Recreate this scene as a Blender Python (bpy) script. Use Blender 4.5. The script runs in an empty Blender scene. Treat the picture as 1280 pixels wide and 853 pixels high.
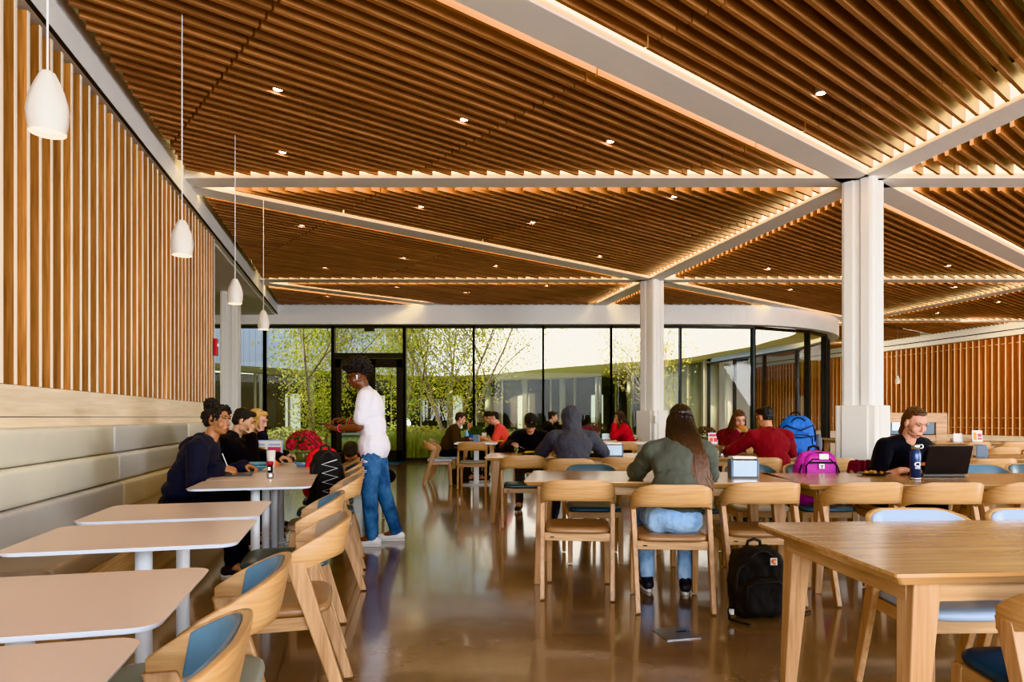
import bpy, bmesh, math, random
import numpy as np
from mathutils import Vector, Matrix, noise as mnoise
random.seed(7)
rng = np.random.default_rng(11)
C = bpy.context.scene.collection
PI = math.pi
# ---------------------------------------------------------------- photo geometry
F, CX, HY, CAMZ = 840.0, 650.0, 522.0, 1.2
def at(px, py, z):                      # pixel on the horizontal plane z -> world point
    Y = (CAMZ - z) * F / (py - HY)
    return ((px - CX) / F * Y, Y)
def atY(px, Y):
    return (px - CX) / F * Y
SK = -0.238                             # column lines run along (SK, 1)
WALL = -2.25                            # left wall:  X = WALL + SK*Y
def skew(x0, y): return (x0 + SK * y, y)

# ---------------------------------------------------------------- materials
M = {}
def nodes(name):
    m = bpy.data.materials.new(name); m.use_nodes = True
    nt = m.node_tree; nt.nodes.clear()
    out = nt.nodes.new('ShaderNodeOutputMaterial')
    b = nt.nodes.new('ShaderNodeBsdfPrincipled')
    nt.links.new(b.outputs[0], out.inputs[0])
    M[name] = m
    return m, nt, b, out
def setin(n, **kw):
    for k, v in kw.items():
        k = k.replace('_', ' ')
        if k in n.inputs: n.inputs[k].default_value = v
def rgba(c): return (c[0], c[1], c[2], 1.0)
def hexc(h):
    h = h.lstrip('#'); r = []
    for i in (0, 2, 4):
        v = int(h[i:i+2], 16) / 255
        r.append(v / 12.92 if v <= .04045 else ((v + .055) / 1.055) ** 2.4)
    return tuple(r)
def plain(name, col, rough=.6, metal=0, spec=.5, var=.06, scale=18, bump=0, bscale=60, coat=0, sheen=0, emit=None):
    """principled with a soft procedural mottling so no surface is one flat tone"""
    if isinstance(col, str): col = hexc(col)
    m, nt, b, out = nodes(name)
    N = nt.nodes.new; L = nt.links.new
    tc = N('ShaderNodeTexCoord')
    nz = N('ShaderNodeTexNoise'); setin(nz, Scale=scale, Detail=3.0, Roughness=.6)
    L(tc.outputs['Object'], nz.inputs['Vector'])
    mx = N('ShaderNodeMix'); mx.data_type = 'RGBA'
    mx.inputs[6].default_value = rgba([max(0, c * (1 - var * 2)) for c in col])
    mx.inputs[7].default_value = rgba([min(1, c * (1 + var * 2)) for c in col])
    L(nz.outputs['Fac'], mx.inputs[0]); L(mx.outputs[2], b.inputs['Base Color'])
    setin(b, Roughness=rough, Metallic=metal)
    if 'Specular IOR Level' in b.inputs: b.inputs['Specular IOR Level'].default_value = spec
    if coat: setin(b, Coat_Weight=coat, Coat_Roughness=.15)
    if sheen: setin(b, Sheen_Weight=sheen, Sheen_Roughness=.5)
    if emit:
        b.inputs['Emission Color'].default_value = rgba(emit[0]); b.inputs['Emission Strength'].default_value = emit[1]
    if bump:
        n2 = N('ShaderNodeTexNoise'); setin(n2, Scale=bscale, Detail=4.0)
        L(tc.outputs['Object'], n2.inputs['Vector'])
        bp = N('ShaderNodeBump'); setin(bp, Strength=bump, Distance=.02)
        L(n2.outputs['Fac'], bp.inputs['Height']); L(bp.outputs[0], b.inputs['Normal'])
    return m
def wood(name, dark, light, axis=0, rough=.45, scale=1.0, isl=.25, coat=0.0, coord='Object'):
    """oak: long streaks along one axis, each separate piece its own tone"""
    if isinstance(dark, str): dark = hexc(dark)
    if isinstance(light, str): light = hexc(light)
    m, nt, b, out = nodes(name)
    N = nt.nodes.new; L = nt.links.new
    tc = N('ShaderNodeTexCoord'); geo = N('ShaderNodeNewGeometry')
    mp = N('ShaderNodeMapping')
    s = [22 * scale] * 3; s[axis] = 1.1 * scale
    mp.inputs['Scale'].default_value = s
    off = N('ShaderNodeVectorMath'); off.operation = 'SCALE'; off.inputs['Scale'].default_value = 37.0
    cb = N('ShaderNodeCombineXYZ')
    for i in range(3): L(geo.outputs['Random Per Island'], cb.inputs[i])
    L(cb.outputs[0], off.inputs[0])
    add = N('ShaderNodeVectorMath'); add.operation = 'ADD'
    L(tc.outputs[coord], add.inputs[0]); L(off.outputs[0], add.inputs[1]); L(add.outputs[0], mp.inputs['Vector'])
    nz = N('ShaderNodeTexNoise'); setin(nz, Scale=1.0, Detail=6.0, Roughness=.62, Distortion=.6)
    L(mp.outputs[0], nz.inputs['Vector'])
    wv = N('ShaderNodeTexNoise'); setin(wv, Scale=4.0, Detail=2.0, Roughness=.5)
    L(mp.outputs[0], wv.inputs['Vector'])
    mixf = N('ShaderNodeMath'); mixf.operation = 'MULTIPLY_ADD'; mixf.inputs[1].default_value = .35
    L(wv.outputs['Fac'], mixf.inputs[0])
    hf = N('ShaderNodeMath'); hf.operation = 'MULTIPLY'; hf.inputs[1].default_value = .72
    L(nz.outputs['Fac'], hf.inputs[0]); L(hf.outputs[0], mixf.inputs[2])
    cr = N('ShaderNodeValToRGB')
    cr.color_ramp.elements[0].position = .36; cr.color_ramp.elements[0].color = rgba(dark)
    cr.color_ramp.elements[1].position = .68; cr.color_ramp.elements[1].color = rgba(light)
    L(mixf.outputs[0], cr.inputs[0])
    hv = N('ShaderNodeHueSaturation')
    vm = N('ShaderNodeMapRange'); vm.inputs['To Min'].default_value = 1 - isl; vm.inputs['To Max'].default_value = 1 + isl
    L(geo.outputs['Random Per Island'], vm.inputs['Value'])
    L(vm.outputs[0], hv.inputs['Value']); L(cr.outputs[0], hv.inputs['Color']); L(hv.outputs[0], b.inputs['Base Color'])
    setin(b, Roughness=rough)
    if coat: setin(b, Coat_Weight=coat, Coat_Roughness=.2)
    bp = N('ShaderNodeBump'); setin(bp, Strength=.12, Distance=.004)
    L(nz.outputs['Fac'], bp.inputs['Height']); L(bp.outputs[0], b.inputs['Normal'])
    return m
def emitter(name, col, strength):
    m = bpy.data.materials.new(name); m.use_nodes = True; nt = m.node_tree; nt.nodes.clear()
    o = nt.nodes.new('ShaderNodeOutputMaterial'); e = nt.nodes.new('ShaderNodeEmission')
    e.inputs[0].default_value = rgba(col); e.inputs[1].default_value = strength
    nt.links.new(e.outputs[0], o.inputs[0]); M[name] = m; return m
def glass(name, tint, refl=.10, rough=0.0, fres=.6):
    """thin pane: see-through with a Fresnel-weighted mirror"""
    m = bpy.data.materials.new(name); m.use_nodes = True; nt = m.node_tree; nt.nodes.clear()
    N = nt.nodes.new; L = nt.links.new
    o = N('ShaderNodeOutputMaterial'); t = N('ShaderNodeBsdfTransparent'); g = N('ShaderNodeBsdfGlossy'); mx = N('ShaderNodeMixShader')
    t.inputs[0].default_value = rgba(tint); g.inputs['Roughness'].default_value = rough
    lw = N('ShaderNodeLayerWeight'); lw.inputs[0].default_value = .5
    mr = N('ShaderNodeMath'); mr.operation = 'POWER'; mr.inputs[1].default_value = 3.0
    L(lw.outputs['Facing'], mr.inputs[0])
    ma = N('ShaderNodeMath'); ma.operation = 'MULTIPLY_ADD'; ma.inputs[1].default_value = fres; ma.inputs[2].default_value = refl
    L(mr.outputs[0], ma.inputs[0])
    L(ma.outputs[0], mx.inputs[0]); L(t.outputs[0], mx.inputs[1]); L(g.outputs[0], mx.inputs[2]); L(mx.outputs[0], o.inputs[0])
    M[name] = m; return m

# ---------------------------------------------------------------- mesh builder
class MB:
    def __init__(s): s.v = []; s.f = []; s.mi = []; s.sm = []
    def add(s, verts, faces, mi=0, smooth=False):
        b = len(s.v); s.v.extend([tuple(map(float, p)) for p in verts])
        for f in faces:
            s.f.append(tuple(b + i for i in f)); s.mi.append(mi); s.sm.append(smooth)
        return s
    def box(s, c, size, mi=0, rz=0, mat=None):
        x, y, z = size[0] / 2, size[1] / 2, size[2] / 2
        p = [Vector((a, b, d)) for d in (-z, z) for a, b in ((-x, -y), (x, -y), (x, y), (-x, y))]
        R = mat if mat is not None else Matrix.Rotation(rz, 3, 'Z')
        p = [R @ q + Vector(c) for q in p]
        return s.add(p, [(0, 3, 2, 1), (4, 5, 6, 7), (0, 1, 5, 4), (1, 2, 6, 5), (2, 3, 7, 6), (3, 0, 4, 7)], mi)
    def hexa(s, bot, top, mi=0):          # 4 bottom points, 4 top points (ccw)
        return s.add(list(bot) + list(top), [(0, 3, 2, 1), (4, 5, 6, 7), (0, 1, 5, 4), (1, 2, 6, 5), (2, 3, 7, 6), (3, 0, 4, 7)], mi)
    def prism(s, poly, z0, z1, mi=0, inset_bot=None, top_mi=None, smooth=False):
        n = len(poly); bot = inset_bot or poly
        s.add([(x, y, z0) for x, y in bot] + [(x, y, z1) for x, y in poly],
              [tuple(range(n - 1, -1, -1))] + [(i, (i + 1) % n, n + (i + 1) % n, n + i) for i in range(n)], mi, smooth)
        s.add([(x, y, z1) for x, y in poly], [tuple(range(n))], mi if top_mi is None else top_mi)
        return s
    def grid(s, P, mi=0, closed_u=False, closed_v=False, smooth=True, caps=False):
        """P[u][v] points"""
        nu, nv = len(P), len(P[0]); fs = []
        for i in range(nu if closed_u else nu - 1):
            for j in range(nv if closed_v else nv - 1):
                a, b = i, (i + 1) % nu; c, d = j, (j + 1) % nv
                fs.append((a * nv + c, b * nv + c, b * nv + d, a * nv + d))
        if caps and closed_v:
            fs.append(tuple(range(nv - 1, -1, -1))); fs.append(tuple((nu - 1) * nv + j for j in range(nv)))
        return s.add([p for r in P for p in r], fs, mi, smooth)
    def lathe(s, prof, c=(0, 0, 0), n=24, mi=0, smooth=True, caps=True, R=None):
        P = []
        for r, z in prof:
            ring = []
            for k in range(n):
                a = 2 * PI * k / n; q = Vector((r * math.cos(a), r * math.sin(a), z))
                if R is not None: q = R @ q
                ring.append((q[0] + c[0], q[1] + c[1], q[2] + c[2]))
            P.append(ring)
        return s.grid(P, mi, closed_v=True, smooth=smooth, caps=caps)
    def tube(s, pts, r, n=8, mi=0, closed=False):
        pts = [Vector(p) for p in pts]; rs = r if isinstance(r, (list, tuple)) else [r] * len(pts)
        P = []; prev = None
        for i, p in enumerate(pts):
            if closed: t = pts[(i + 1) % len(pts)] - pts[i - 1]
            else: t = pts[min(i + 1, len(pts) - 1)] - pts[max(i - 1, 0)]
            if t.length < 1e-9: t = Vector((0, 0, 1))
            t.normalize()
            if prev is None:
                up = Vector((0, 0, 1)) if abs(t.z) < .9 else Vector((1, 0, 0))
                a = t.cross(up).normalized()
            else:
                a = prev - t * prev.dot(t)
                a = a.normalized() if a.length > 1e-6 else t.orthogonal().normalized()
            prev = a; b = t.cross(a)
            P.append([p + a * (rs[i] * math.cos(2 * PI * k / n)) + b * (rs[i] * math.sin(2 * PI * k / n)) for k in range(n)])
        return s.grid(P, mi, closed_u=closed, closed_v=True, caps=not closed)
    def capsule(s, p0, r0, p1, r1, n=12, mi=0):
        p0 = Vector(p0); p1 = Vector(p1); d = p1 - p0
        L = d.length; t = d / L if L > 1e-9 else Vector((0, 0, 1))
        a = t.orthogonal().normalized(); b = t.cross(a); P = []
        prof = [(-math.cos(q) * r0, math.sin(q) * r0) for q in (0.05, .5, 1.0, PI / 2)] + [(L + math.sin(q) * r1, math.cos(q) * r1) for q in (0, .55, 1.05, 1.52)]
        for h, r in prof:
            P.append([p0 + t * h + a * (r * math.cos(2 * PI * k / n)) + b * (r * math.sin(2 * PI * k / n)) for k in range(n)])
        return s.grid(P, mi, closed_v=True, caps=True)
    def ellipsoid(s, c, rad, B=None, n=14, m=9, mi=0):
        B = B if B is not None else Matrix.Identity(3); c = Vector(c); P = []
        for i in range(m + 1):
            q = -PI / 2 + PI * (i + .02) / (m + .04)
            P.append([c + B @ Vector((rad[0] * math.cos(q) * math.cos(2 * PI * k / n), rad[1] * math.cos(q) * math.sin(2 * PI * k / n), rad[2] * math.sin(q))) for k in range(n)])
        return s.grid(P, mi, closed_v=True, caps=True)
    def mesh(s, name):
        me = bpy.data.meshes.new(name); me.from_pydata(s.v, [], s.f)
        me.polygons.foreach_set('material_index', s.mi); me.polygons.foreach_set('use_smooth', s.sm)
        me.update(); return me
    def build(s, name, mats, parent=None, bevel=0, seg=2, angle=35, subsurf=0, loc=None):
        me = s.mesh(name)
        for m in (mats if isinstance(mats, (list, tuple)) else [mats]): me.materials.append(M[m] if isinstance(m, str) else m)
        o = bpy.data.objects.new(name, me); C.objects.link(o)
        if parent is not None: o.parent = parent
        if loc is not None: o.location = loc
        bm = bmesh.new(); bm.from_mesh(me); bmesh.ops.recalc_face_normals(bm, faces=bm.faces); bm.to_mesh(me); bm.free()
        if bevel:
            b = o.modifiers.new('bevel', 'BEVEL'); b.width = bevel; b.segments = seg; b.limit_method = 'ANGLE'; b.angle_limit = math.radians(angle)
            b.harden_normals = False
        if subsurf:
            q = o.modifiers.new('sub', 'SUBSURF'); q.levels = subsurf; q.render_levels = subsurf
        return o
def remesh(mb, name, mats, parent, vox=.008, smooth=3, noise_amp=0, noise_scale=.06, seed=0, face_mat=None, zmin=None):
    """merge the overlapping solids of MB into one continuous skin (voxel union), relax it, link it"""
    me0 = mb.mesh(name + '_raw'); o0 = bpy.data.objects.new(name + '_raw', me0); C.objects.link(o0)
    bm = bmesh.new(); bm.from_mesh(me0); bmesh.ops.recalc_face_normals(bm, faces=bm.faces); bm.to_mesh(me0); bm.free()
    r = o0.modifiers.new('r', 'REMESH'); r.mode = 'VOXEL'; r.voxel_size = vox; r.use_smooth_shade = True
    if smooth:
        q = o0.modifiers.new('s', 'SMOOTH'); q.iterations = smooth; q.factor = .5
    dg = bpy.context.evaluated_depsgraph_get()
    me = bpy.data.meshes.new_from_object(o0.evaluated_get(dg))
    bpy.data.objects.remove(o0); bpy.data.meshes.remove(me0)
    me.name = name
    me.materials.clear()
    for m in (mats if isinstance(mats, (list, tuple)) else [mats]): me.materials.append(M[m] if isinstance(m, str) else m)
    n = len(me.vertices)
    if noise_amp and n:
        co = np.empty(n * 3); me.vertices.foreach_get('co', co); co = co.reshape(-1, 3)
        no = np.empty(n * 3); me.vertices.foreach_get('normal', no); no = no.reshape(-1, 3)
        d = np.array([mnoise.noise(Vector((p[0] / noise_scale + seed, p[1] / noise_scale, p[2] / noise_scale))) for p in co])
        d2 = np.array([mnoise.noise(Vector((p[0] / noise_scale * 2.3 - seed, p[1] / noise_scale * 2.3, p[2] / noise_scale * 1.5 + 7))) for p in co]); co = co + no * ((d + .55 * d2) * noise_amp)[:, None]
        if zmin is not None: co[:, 2] = np.maximum(co[:, 2], zmin)
        me.vertices.foreach_set('co', co.ravel())
    k = len(me.polygons)
    me.polygons.foreach_set('use_smooth', [True] * k)
    if face_mat and k:
        cc = np.empty(k * 3); me.polygons.foreach_get('center', cc)
        me.polygons.foreach_set('material_index', face_mat(cc.reshape(-1, 3)).astype(int).tolist())
    me.update()
    o = bpy.data.objects.new(name, me); C.objects.link(o)
    if parent is not None: o.parent = parent
    return o

# ---------------------------------------------------------------- tags
def tag(o, label, cat, group=None):
    o['label'] = label; o['category'] = cat
    if group: o['group'] = group
    return o
def thing(name, label, cat, loc=(0, 0, 0), rz=0, group=None):
    o = bpy.data.objects.new(name, None); C.objects.link(o)
    o.location = loc if len(loc) == 3 else (loc[0], loc[1], 0); o.rotation_euler = (0, 0, rz)
    return tag(o, label, cat, group)
def struct(o):
    o['kind'] = 'structure'; return o
KIDS = {}
def dup(root, loc, rz, label, group=None, mats=None):
    """copy a thing and its parts (and their sub-parts); mats swaps material slots by name on the copies"""
    r = root.copy(); C.objects.link(r); r.location = loc if len(loc) == 3 else (loc[0], loc[1], 0); r.rotation_euler = (0, 0, rz); r['label'] = label
    if group: r['group'] = group
    def rec(src, dst):
        for ch in KIDS.get(src.name) or list(src.children):
            c = ch.copy(); C.objects.link(c); c.parent = dst
            if mats and c.type == 'MESH':
                for sl in c.material_slots:
                    if sl.material and sl.material.name in mats:
                        nm = mats[sl.material.name]; sl.link = 'OBJECT'; sl.material = M[nm]
            rec(ch, c)
    rec(root, r)
    return r
def rrect(w, d, r, n=6):
    """rounded rectangle outline, ccw"""
    pts = []
    for cx, cy, a0 in ((w / 2 - r, d / 2 - r, 0), (-w / 2 + r, d / 2 - r, PI / 2), (-w / 2 + r, -d / 2 + r, PI), (w / 2 - r, -d / 2 + r, 1.5 * PI)):
        for k in range(n + 1):
            a = a0 + PI / 2 * k / n; pts.append((cx + r * math.cos(a), cy + r * math.sin(a)))
    return pts
# ================================================================ MATERIALS
wood('oak_x', '#9c7044', '#cca478', 0, .42, 1.0, .10)
wood('oak_y', '#9c7044', '#cca478', 1, .42, 1.0, .10)
wood('oak_z', '#9c6e44', '#cca278', 2, .45, 1.0, .10)
wood('oak_table', '#ab7a48', '#d6aa74', 0, .26, .8, .06, coat=.6)
wood('oak_back', '#a07040', '#cfa472', 0, .40, .9, .06, coord='UV')
wood('fin_wood', '#8a5526', '#c98d50', 2, .5, .9, .30)
plain('fin_edge', '#f0e4d2', .6, var=.04)
wood('slat_wood', '#77482a', '#b27c50', 0, .5, 1.0, .22)
wood('fin_wood_right', '#9c5222', '#d08a4c', 2, .5, .9, .20)
plain('fin_edge_right', '#eed2ae', .6, var=.05)
wood('ledge_wood', '#d8c4a8', '#ecdfcb', 1, .45, .6, .03)
plain('white_paint', '#e4e3e0', .5, var=.015, scale=3)
plain('beam_paint', '#eae6e0', .55, var=.02, scale=3)
plain('cream_wall', '#e6e3dd', .6, var=.02, scale=2)
plain('black_void', '#1c100b', .9, var=.1)
plain('black_metal', '#1d1c1c', .4, metal=.3, var=.05)
plain('dark_gap', '#141210', .8)
plain('red_wall', '#8a4520', .7, var=.06)
plain('leather_cream', '#d2cdbd', .36, var=.03, scale=5, bump=.06, bscale=220)
plain('leather_grey', '#b5b1ac', .30, var=.03, scale=5, bump=.06, bscale=220)
plain('leather_tan', '#bfae8e', .34, var=.03, scale=5, bump=.06, bscale=220)
plain('seat_taupe', '#8d7863', .38, var=.04, scale=6, bump=.05, bscale=200)
plain('leather_brown', '#9c7350', .32, var=.05, scale=8, bump=.05, bscale=240)
plain('leather_taupe', '#a08a76', .34, var=.05, scale=8, bump=.05, bscale=240)
plain('leather_blue', '#557488', .30, var=.05, scale=8, bump=.05, bscale=240)
plain('leather_teal', '#3f555c', .34, var=.05, scale=8, bump=.05, bscale=240)
plain('leather_navy', '#2d4c62', .34, var=.05, scale=8, bump=.05, bscale=240)
plain('leather_ice', '#a9bbd2', .30, var=.03, scale=8, bump=.04, bscale=240)  # pale blue holds the sky's reflection on the leather in its base colour
plain('leather_green_grey', '#8f948a', .4, var=.03, scale=8)
plain('laminate', '#dfc5b2', .30, var=.012, scale=2, coat=.2)
plain('table_edge', '#dde3ee', .35, var=.01)
plain('metal_white', '#d6d9de', .35, var=.015)
plain('metal_grey', '#9a9da2', .35, metal=.5)
plain('steel', '#b9babb', .25, metal=.9, var=.03)
plain('ceramic', '#d8d2ca', .45, var=.02, bump=.04, bscale=40)
plain('cord_white', '#e8e8ea', .5)
emitter('led_warm', (1.0, .78, .38), 11.0)
emitter('lamp_warm', (1.0, .86, .60), 60.0)
emitter('pendant_glow', (1.0, .80, .52), 9.0)
emitter('screen_glow', (.62, .78, 1.0), 1.1)
glass('pane_glass', (.97, .98, .97), .013)
glass('far_glass', (.66, .70, .60), .05, fres=.08)
plain('acrylic', '#c6dcf2', .12, var=.10, scale=9, coat=.5)  # white-blue base colour stands in for sky mirrored by the panels
plain('dispenser_grey', '#5f7286', .45)
plain('paper_white', '#eceae6', .6, var=.02)
plain('paper_pink', '#d8506a', .6); plain('paper_yellow', '#d9a63a', .6, var=.15, scale=40); plain('paper_blue', '#a9bde0', .6); plain('paper_orange', '#e0662c', .5)
plain('black_plastic', '#141416', .35); plain('black_fabric', '#151413', .8, bump=.25, bscale=300)
plain('black_mesh', '#2c2a29', .8, var=.3, scale=300)
plain('bag_blue', '#1f63b8', .6, var=.08, bump=.25, bscale=120); plain('bag_pink', '#b8359a', .6, var=.06, bump=.2, bscale=120); plain('bag_red', '#d8222c', .55, var=.06, bump=.3, bscale=40)
plain('bag_grey', '#5d5f6b', .7); plain('maroon_cloth', '#641a26', .9, bump=.3, bscale=60)
plain('logo_orange', '#e07a3a', .5, var=.02); plain('logo_white', '#e8e4e0', .5, var=.02); plain('logo_coral', '#d9817a', .6)
plain('bowl_blue', '#6f8fa8', .25, coat=.4); plain('bowl_teal', '#5d8794', .3, coat=.4)
plain('petal_red', '#8e1526', .6, var=.2, scale=60); plain('petal_bright', '#b8283a', .55, var=.15, scale=60); plain('petal_magenta', '#9a2457', .6, var=.2, scale=60); plain('petal_dark', '#5c1420', .7, var=.2, scale=60)
plain('leaf_dark', '#2f4a22', .55, var=.25, scale=40); plain('foil', '#5a6038', .35, metal=.3)
plain('bottle_navy', '#33456c', .3, metal=.4, coat=.4); plain('bottle_clear', '#7fb4e0', .15)
plain('cup_tea', '#8a4a22', .15, coat=.6); plain('cup_clear', '#c9d2dc', .15)
plain('food_yellow', '#e6c22c', .5, var=.1); plain('food_orange', '#c8661e', .5, var=.2); plain('bread', '#b9783c', .7, var=.15, scale=60)
plain('candle_orange', '#dd5a22', .3, emit=((.9, .25, .05), .3))
plain('alarm_red', '#b5202a', .4)
plain('plastic_clear', '#d5d2cf', .2)
# skin & hair
plain('skin_light', '#c8937a', .48, var=.05, scale=14); plain('skin_fair', '#d3a08a', .48, var=.05, scale=14); plain('skin_tan', '#b98260', .46, var=.05, scale=14)
plain('skin_brown', '#a5714f', .44, var=.05, scale=14); plain('skin_dark', '#6b3f2a', .40, var=.06, scale=14); plain('skin_east', '#c99a7a', .46, var=.05, scale=14)
plain('lip', '#a35a50', .4); plain('lip_dark', '#74403a', .4); plain('eye_white', '#b5a79c', .3); plain('eye_dark', '#1b120e', .15)
plain('hair_black', '#15110f', .45, var=.3, scale=120, bump=.5, bscale=160); plain('hair_dark', '#2a1a13', .42, var=.3, scale=120, bump=.5, bscale=160)
plain('hair_blonde', '#c39a58', .42, var=.2, scale=90, bump=.4, bscale=140); plain('hair_brown', '#4a2c1a', .42, var=.25, scale=110, bump=.5, bscale=160)
def hairmat(name, root, tip, z0, z1):
    m, nt, b, out = nodes(name); N = nt.nodes.new; L = nt.links.new
    tc = N('ShaderNodeTexCoord'); sp = N('ShaderNodeSeparateXYZ'); L(tc.outputs['Object'], sp.inputs[0])
    mr = N('ShaderNodeMapRange'); mr.inputs['From Min'].default_value = z0; mr.inputs['From Max'].default_value = z1; L(sp.outputs[2], mr.inputs[0])
    mp = N('ShaderNodeMapping'); mp.inputs['Scale'].default_value = (130, 130, 9); L(tc.outputs['Object'], mp.inputs[0])
    nz = N('ShaderNodeTexNoise'); setin(nz, Scale=1.0, Detail=3.0); L(mp.outputs[0], nz.inputs[0])
    mx = N('ShaderNodeMix'); mx.data_type = 'RGBA'; mx.inputs[6].default_value = rgba(hexc(tip)); mx.inputs[7].default_value = rgba(hexc(root)); L(mr.outputs[0], mx.inputs[0])
    hv = N('ShaderNodeHueSaturation'); v = N('ShaderNodeMapRange'); v.inputs['To Min'].default_value = .25; v.inputs['To Max'].default_value = 1.75
    L(nz.outputs['Fac'], v.inputs[0]); L(v.outputs[0], hv.inputs['Value']); L(mx.outputs[2], hv.inputs['Color']); L(hv.outputs[0], b.inputs['Base Color'])
    setin(b, Roughness=.4); bp = N('ShaderNodeBump'); setin(bp, Strength=.6, Distance=.01); L(nz.outputs['Fac'], bp.inputs['Height']); L(bp.outputs[0], b.inputs['Normal'])
hairmat('hair_auburn', '#211610', '#70492c', .74, 1.12)
# cloth
def cloth(name, col, **k): return plain(name, col, .88, var=.07, scale=14, bump=.35, bscale=26, sheen=.06, spec=.2, **k)
cloth('navy_fleece', '#25262f'); cloth('black_cotton', '#141417'); cloth('white_cotton', '#dcd8de'); cloth('charcoal_fleece', '#47474d'); cloth('brown_flannel', '#3a2a1e')
cloth('coral_cotton', '#d3524a'); cloth('red_knit', '#b01d27'); cloth('crimson_fleece', '#741a20'); cloth('burgundy_knit', '#5f1820'); cloth('olive_canvas', '#54554b')
cloth('dark_trousers', '#17181c'); cloth('grey_trousers', '#4b5058'); cloth('red_jacket', '#cf2530')
plain('sneaker_white', '#dcdcdc', .5); plain('sneaker_dark', '#26262a', .6); plain('sole', '#cfcac2', .6)
def denim(name, base, pale):
    m, nt, b, out = nodes(name); N = nt.nodes.new; L = nt.links.new
    tc = N('ShaderNodeTexCoord'); nz = N('ShaderNodeTexNoise'); setin(nz, Scale=7.0, Detail=5.0, Roughness=.65); L(tc.outputs['Object'], nz.inputs[0])
    cr = N('ShaderNodeValToRGB'); cr.color_ramp.elements[0].position = .35; cr.color_ramp.elements[0].color = rgba(hexc(base)); cr.color_ramp.elements[1].position = .68; cr.color_ramp.elements[1].color = rgba(hexc(pale))
    L(nz.outputs['Fac'], cr.inputs[0]); L(cr.outputs[0], b.inputs['Base Color']); setin(b, Roughness=.85)
    n2 = N('ShaderNodeTexNoise'); setin(n2, Scale=22.0, Detail=4.0); L(tc.outputs['Object'], n2.inputs[0])
    bp = N('ShaderNodeBump'); setin(bp, Strength=.5, Distance=.02); L(n2.outputs['Fac'], bp.inputs['Height']); L(bp.outputs[0], b.inputs['Normal'])
denim('denim_mid', '#1c3d68', '#4f7eac'); denim('denim_pale', '#6d93bd', '#a9c4de')
# floor: polished brown concrete with saw-cut joints
def floor_mat():
    m, nt, b, out = nodes('polished_concrete'); N = nt.nodes.new; L = nt.links.new
    tc = N('ShaderNodeTexCoord')
    n1 = N('ShaderNodeTexNoise'); setin(n1, Scale=.55, Detail=6.0, Roughness=.6); L(tc.outputs['Object'], n1.inputs[0])
    n2 = N('ShaderNodeTexNoise'); setin(n2, Scale=9.0, Detail=5.0, Roughness=.7); L(tc.outputs['Object'], n2.inputs[0])
    c1 = N('ShaderNodeValToRGB'); c1.color_ramp.elements[0].position = .32; c1.color_ramp.elements[0].color = rgba(hexc('#69523f')); c1.color_ramp.elements[1].position = .72; c1.color_ramp.elements[1].color = rgba(hexc('#a3866b'))
    L(n1.outputs['Fac'], c1.inputs[0])
    mx = N('ShaderNodeMix'); mx.data_type = 'RGBA'; mx.blend_type = 'OVERLAY'; mx.inputs[0].default_value = .16
    L(c1.outputs[0], mx.inputs[6]); L(n2.outputs['Color'], mx.inputs[7]); 
    L(n2.outputs['Fac'], mx.inputs[7])
    sp = N('ShaderNodeSeparateXYZ'); L(tc.outputs['Object'], sp.inputs[0])
    def math_(op, a, bb=None, c=None):
        q = N('ShaderNodeMath'); q.operation = op
        for i, v in enumerate((a, bb, c)):
            if v is None: continue
            if isinstance(v, (int, float)): q.inputs[i].default_value = v
            else: L(v, q.inputs[i])
        return q.outputs[0]
    def line(coord, off, pitch, half):
        w = math_('WRAP', math_('SUBTRACT', coord, off), pitch / 2, -pitch / 2)
        return math_('LESS_THAN', math_('ABSOLUTE', w), half)
    x0 = math_('MULTIPLY_ADD', sp.outputs[1], .238, sp.outputs[0])
    j = math_('MAXIMUM', line(sp.outputs[1], .70, 1.5, .005), line(x0, -.385, 2.13, .005))
    dk = N('ShaderNodeMix'); dk.data_type = 'RGBA'; dk.inputs[7].default_value = rgba(hexc('#2a1d15'))
    jf = math_('MULTIPLY', j, .75)
    L(jf, dk.inputs[0]); L(mx.outputs[2], dk.inputs[6]); L(dk.outputs[2], b.inputs['Base Color'])
    rr = N('ShaderNodeMapRange'); rr.inputs['To Min'].default_value = .17; rr.inputs['To Max'].default_value = .25
    L(n2.outputs['Fac'], rr.inputs[0]); L(rr.outputs[0], b.inputs['Roughness'])
    b.inputs['Specular IOR Level'].default_value = .9
    setin(b, Coat_Weight=.8, Coat_Roughness=.085)
    n3 = N('ShaderNodeTexNoise'); setin(n3, Scale=3.0, Detail=2.0); L(tc.outputs['Object'], n3.inputs[0])
    bp = N('ShaderNodeBump'); setin(bp, Strength=.05, Distance=.02); L(n3.outputs['Fac'], bp.inputs['Height'])
    L(bp.outputs[0], b.inputs['Normal']); 
    if 'Coat Normal' in b.inputs: L(bp.outputs[0], b.inputs['Coat Normal'])
floor_mat()
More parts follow.
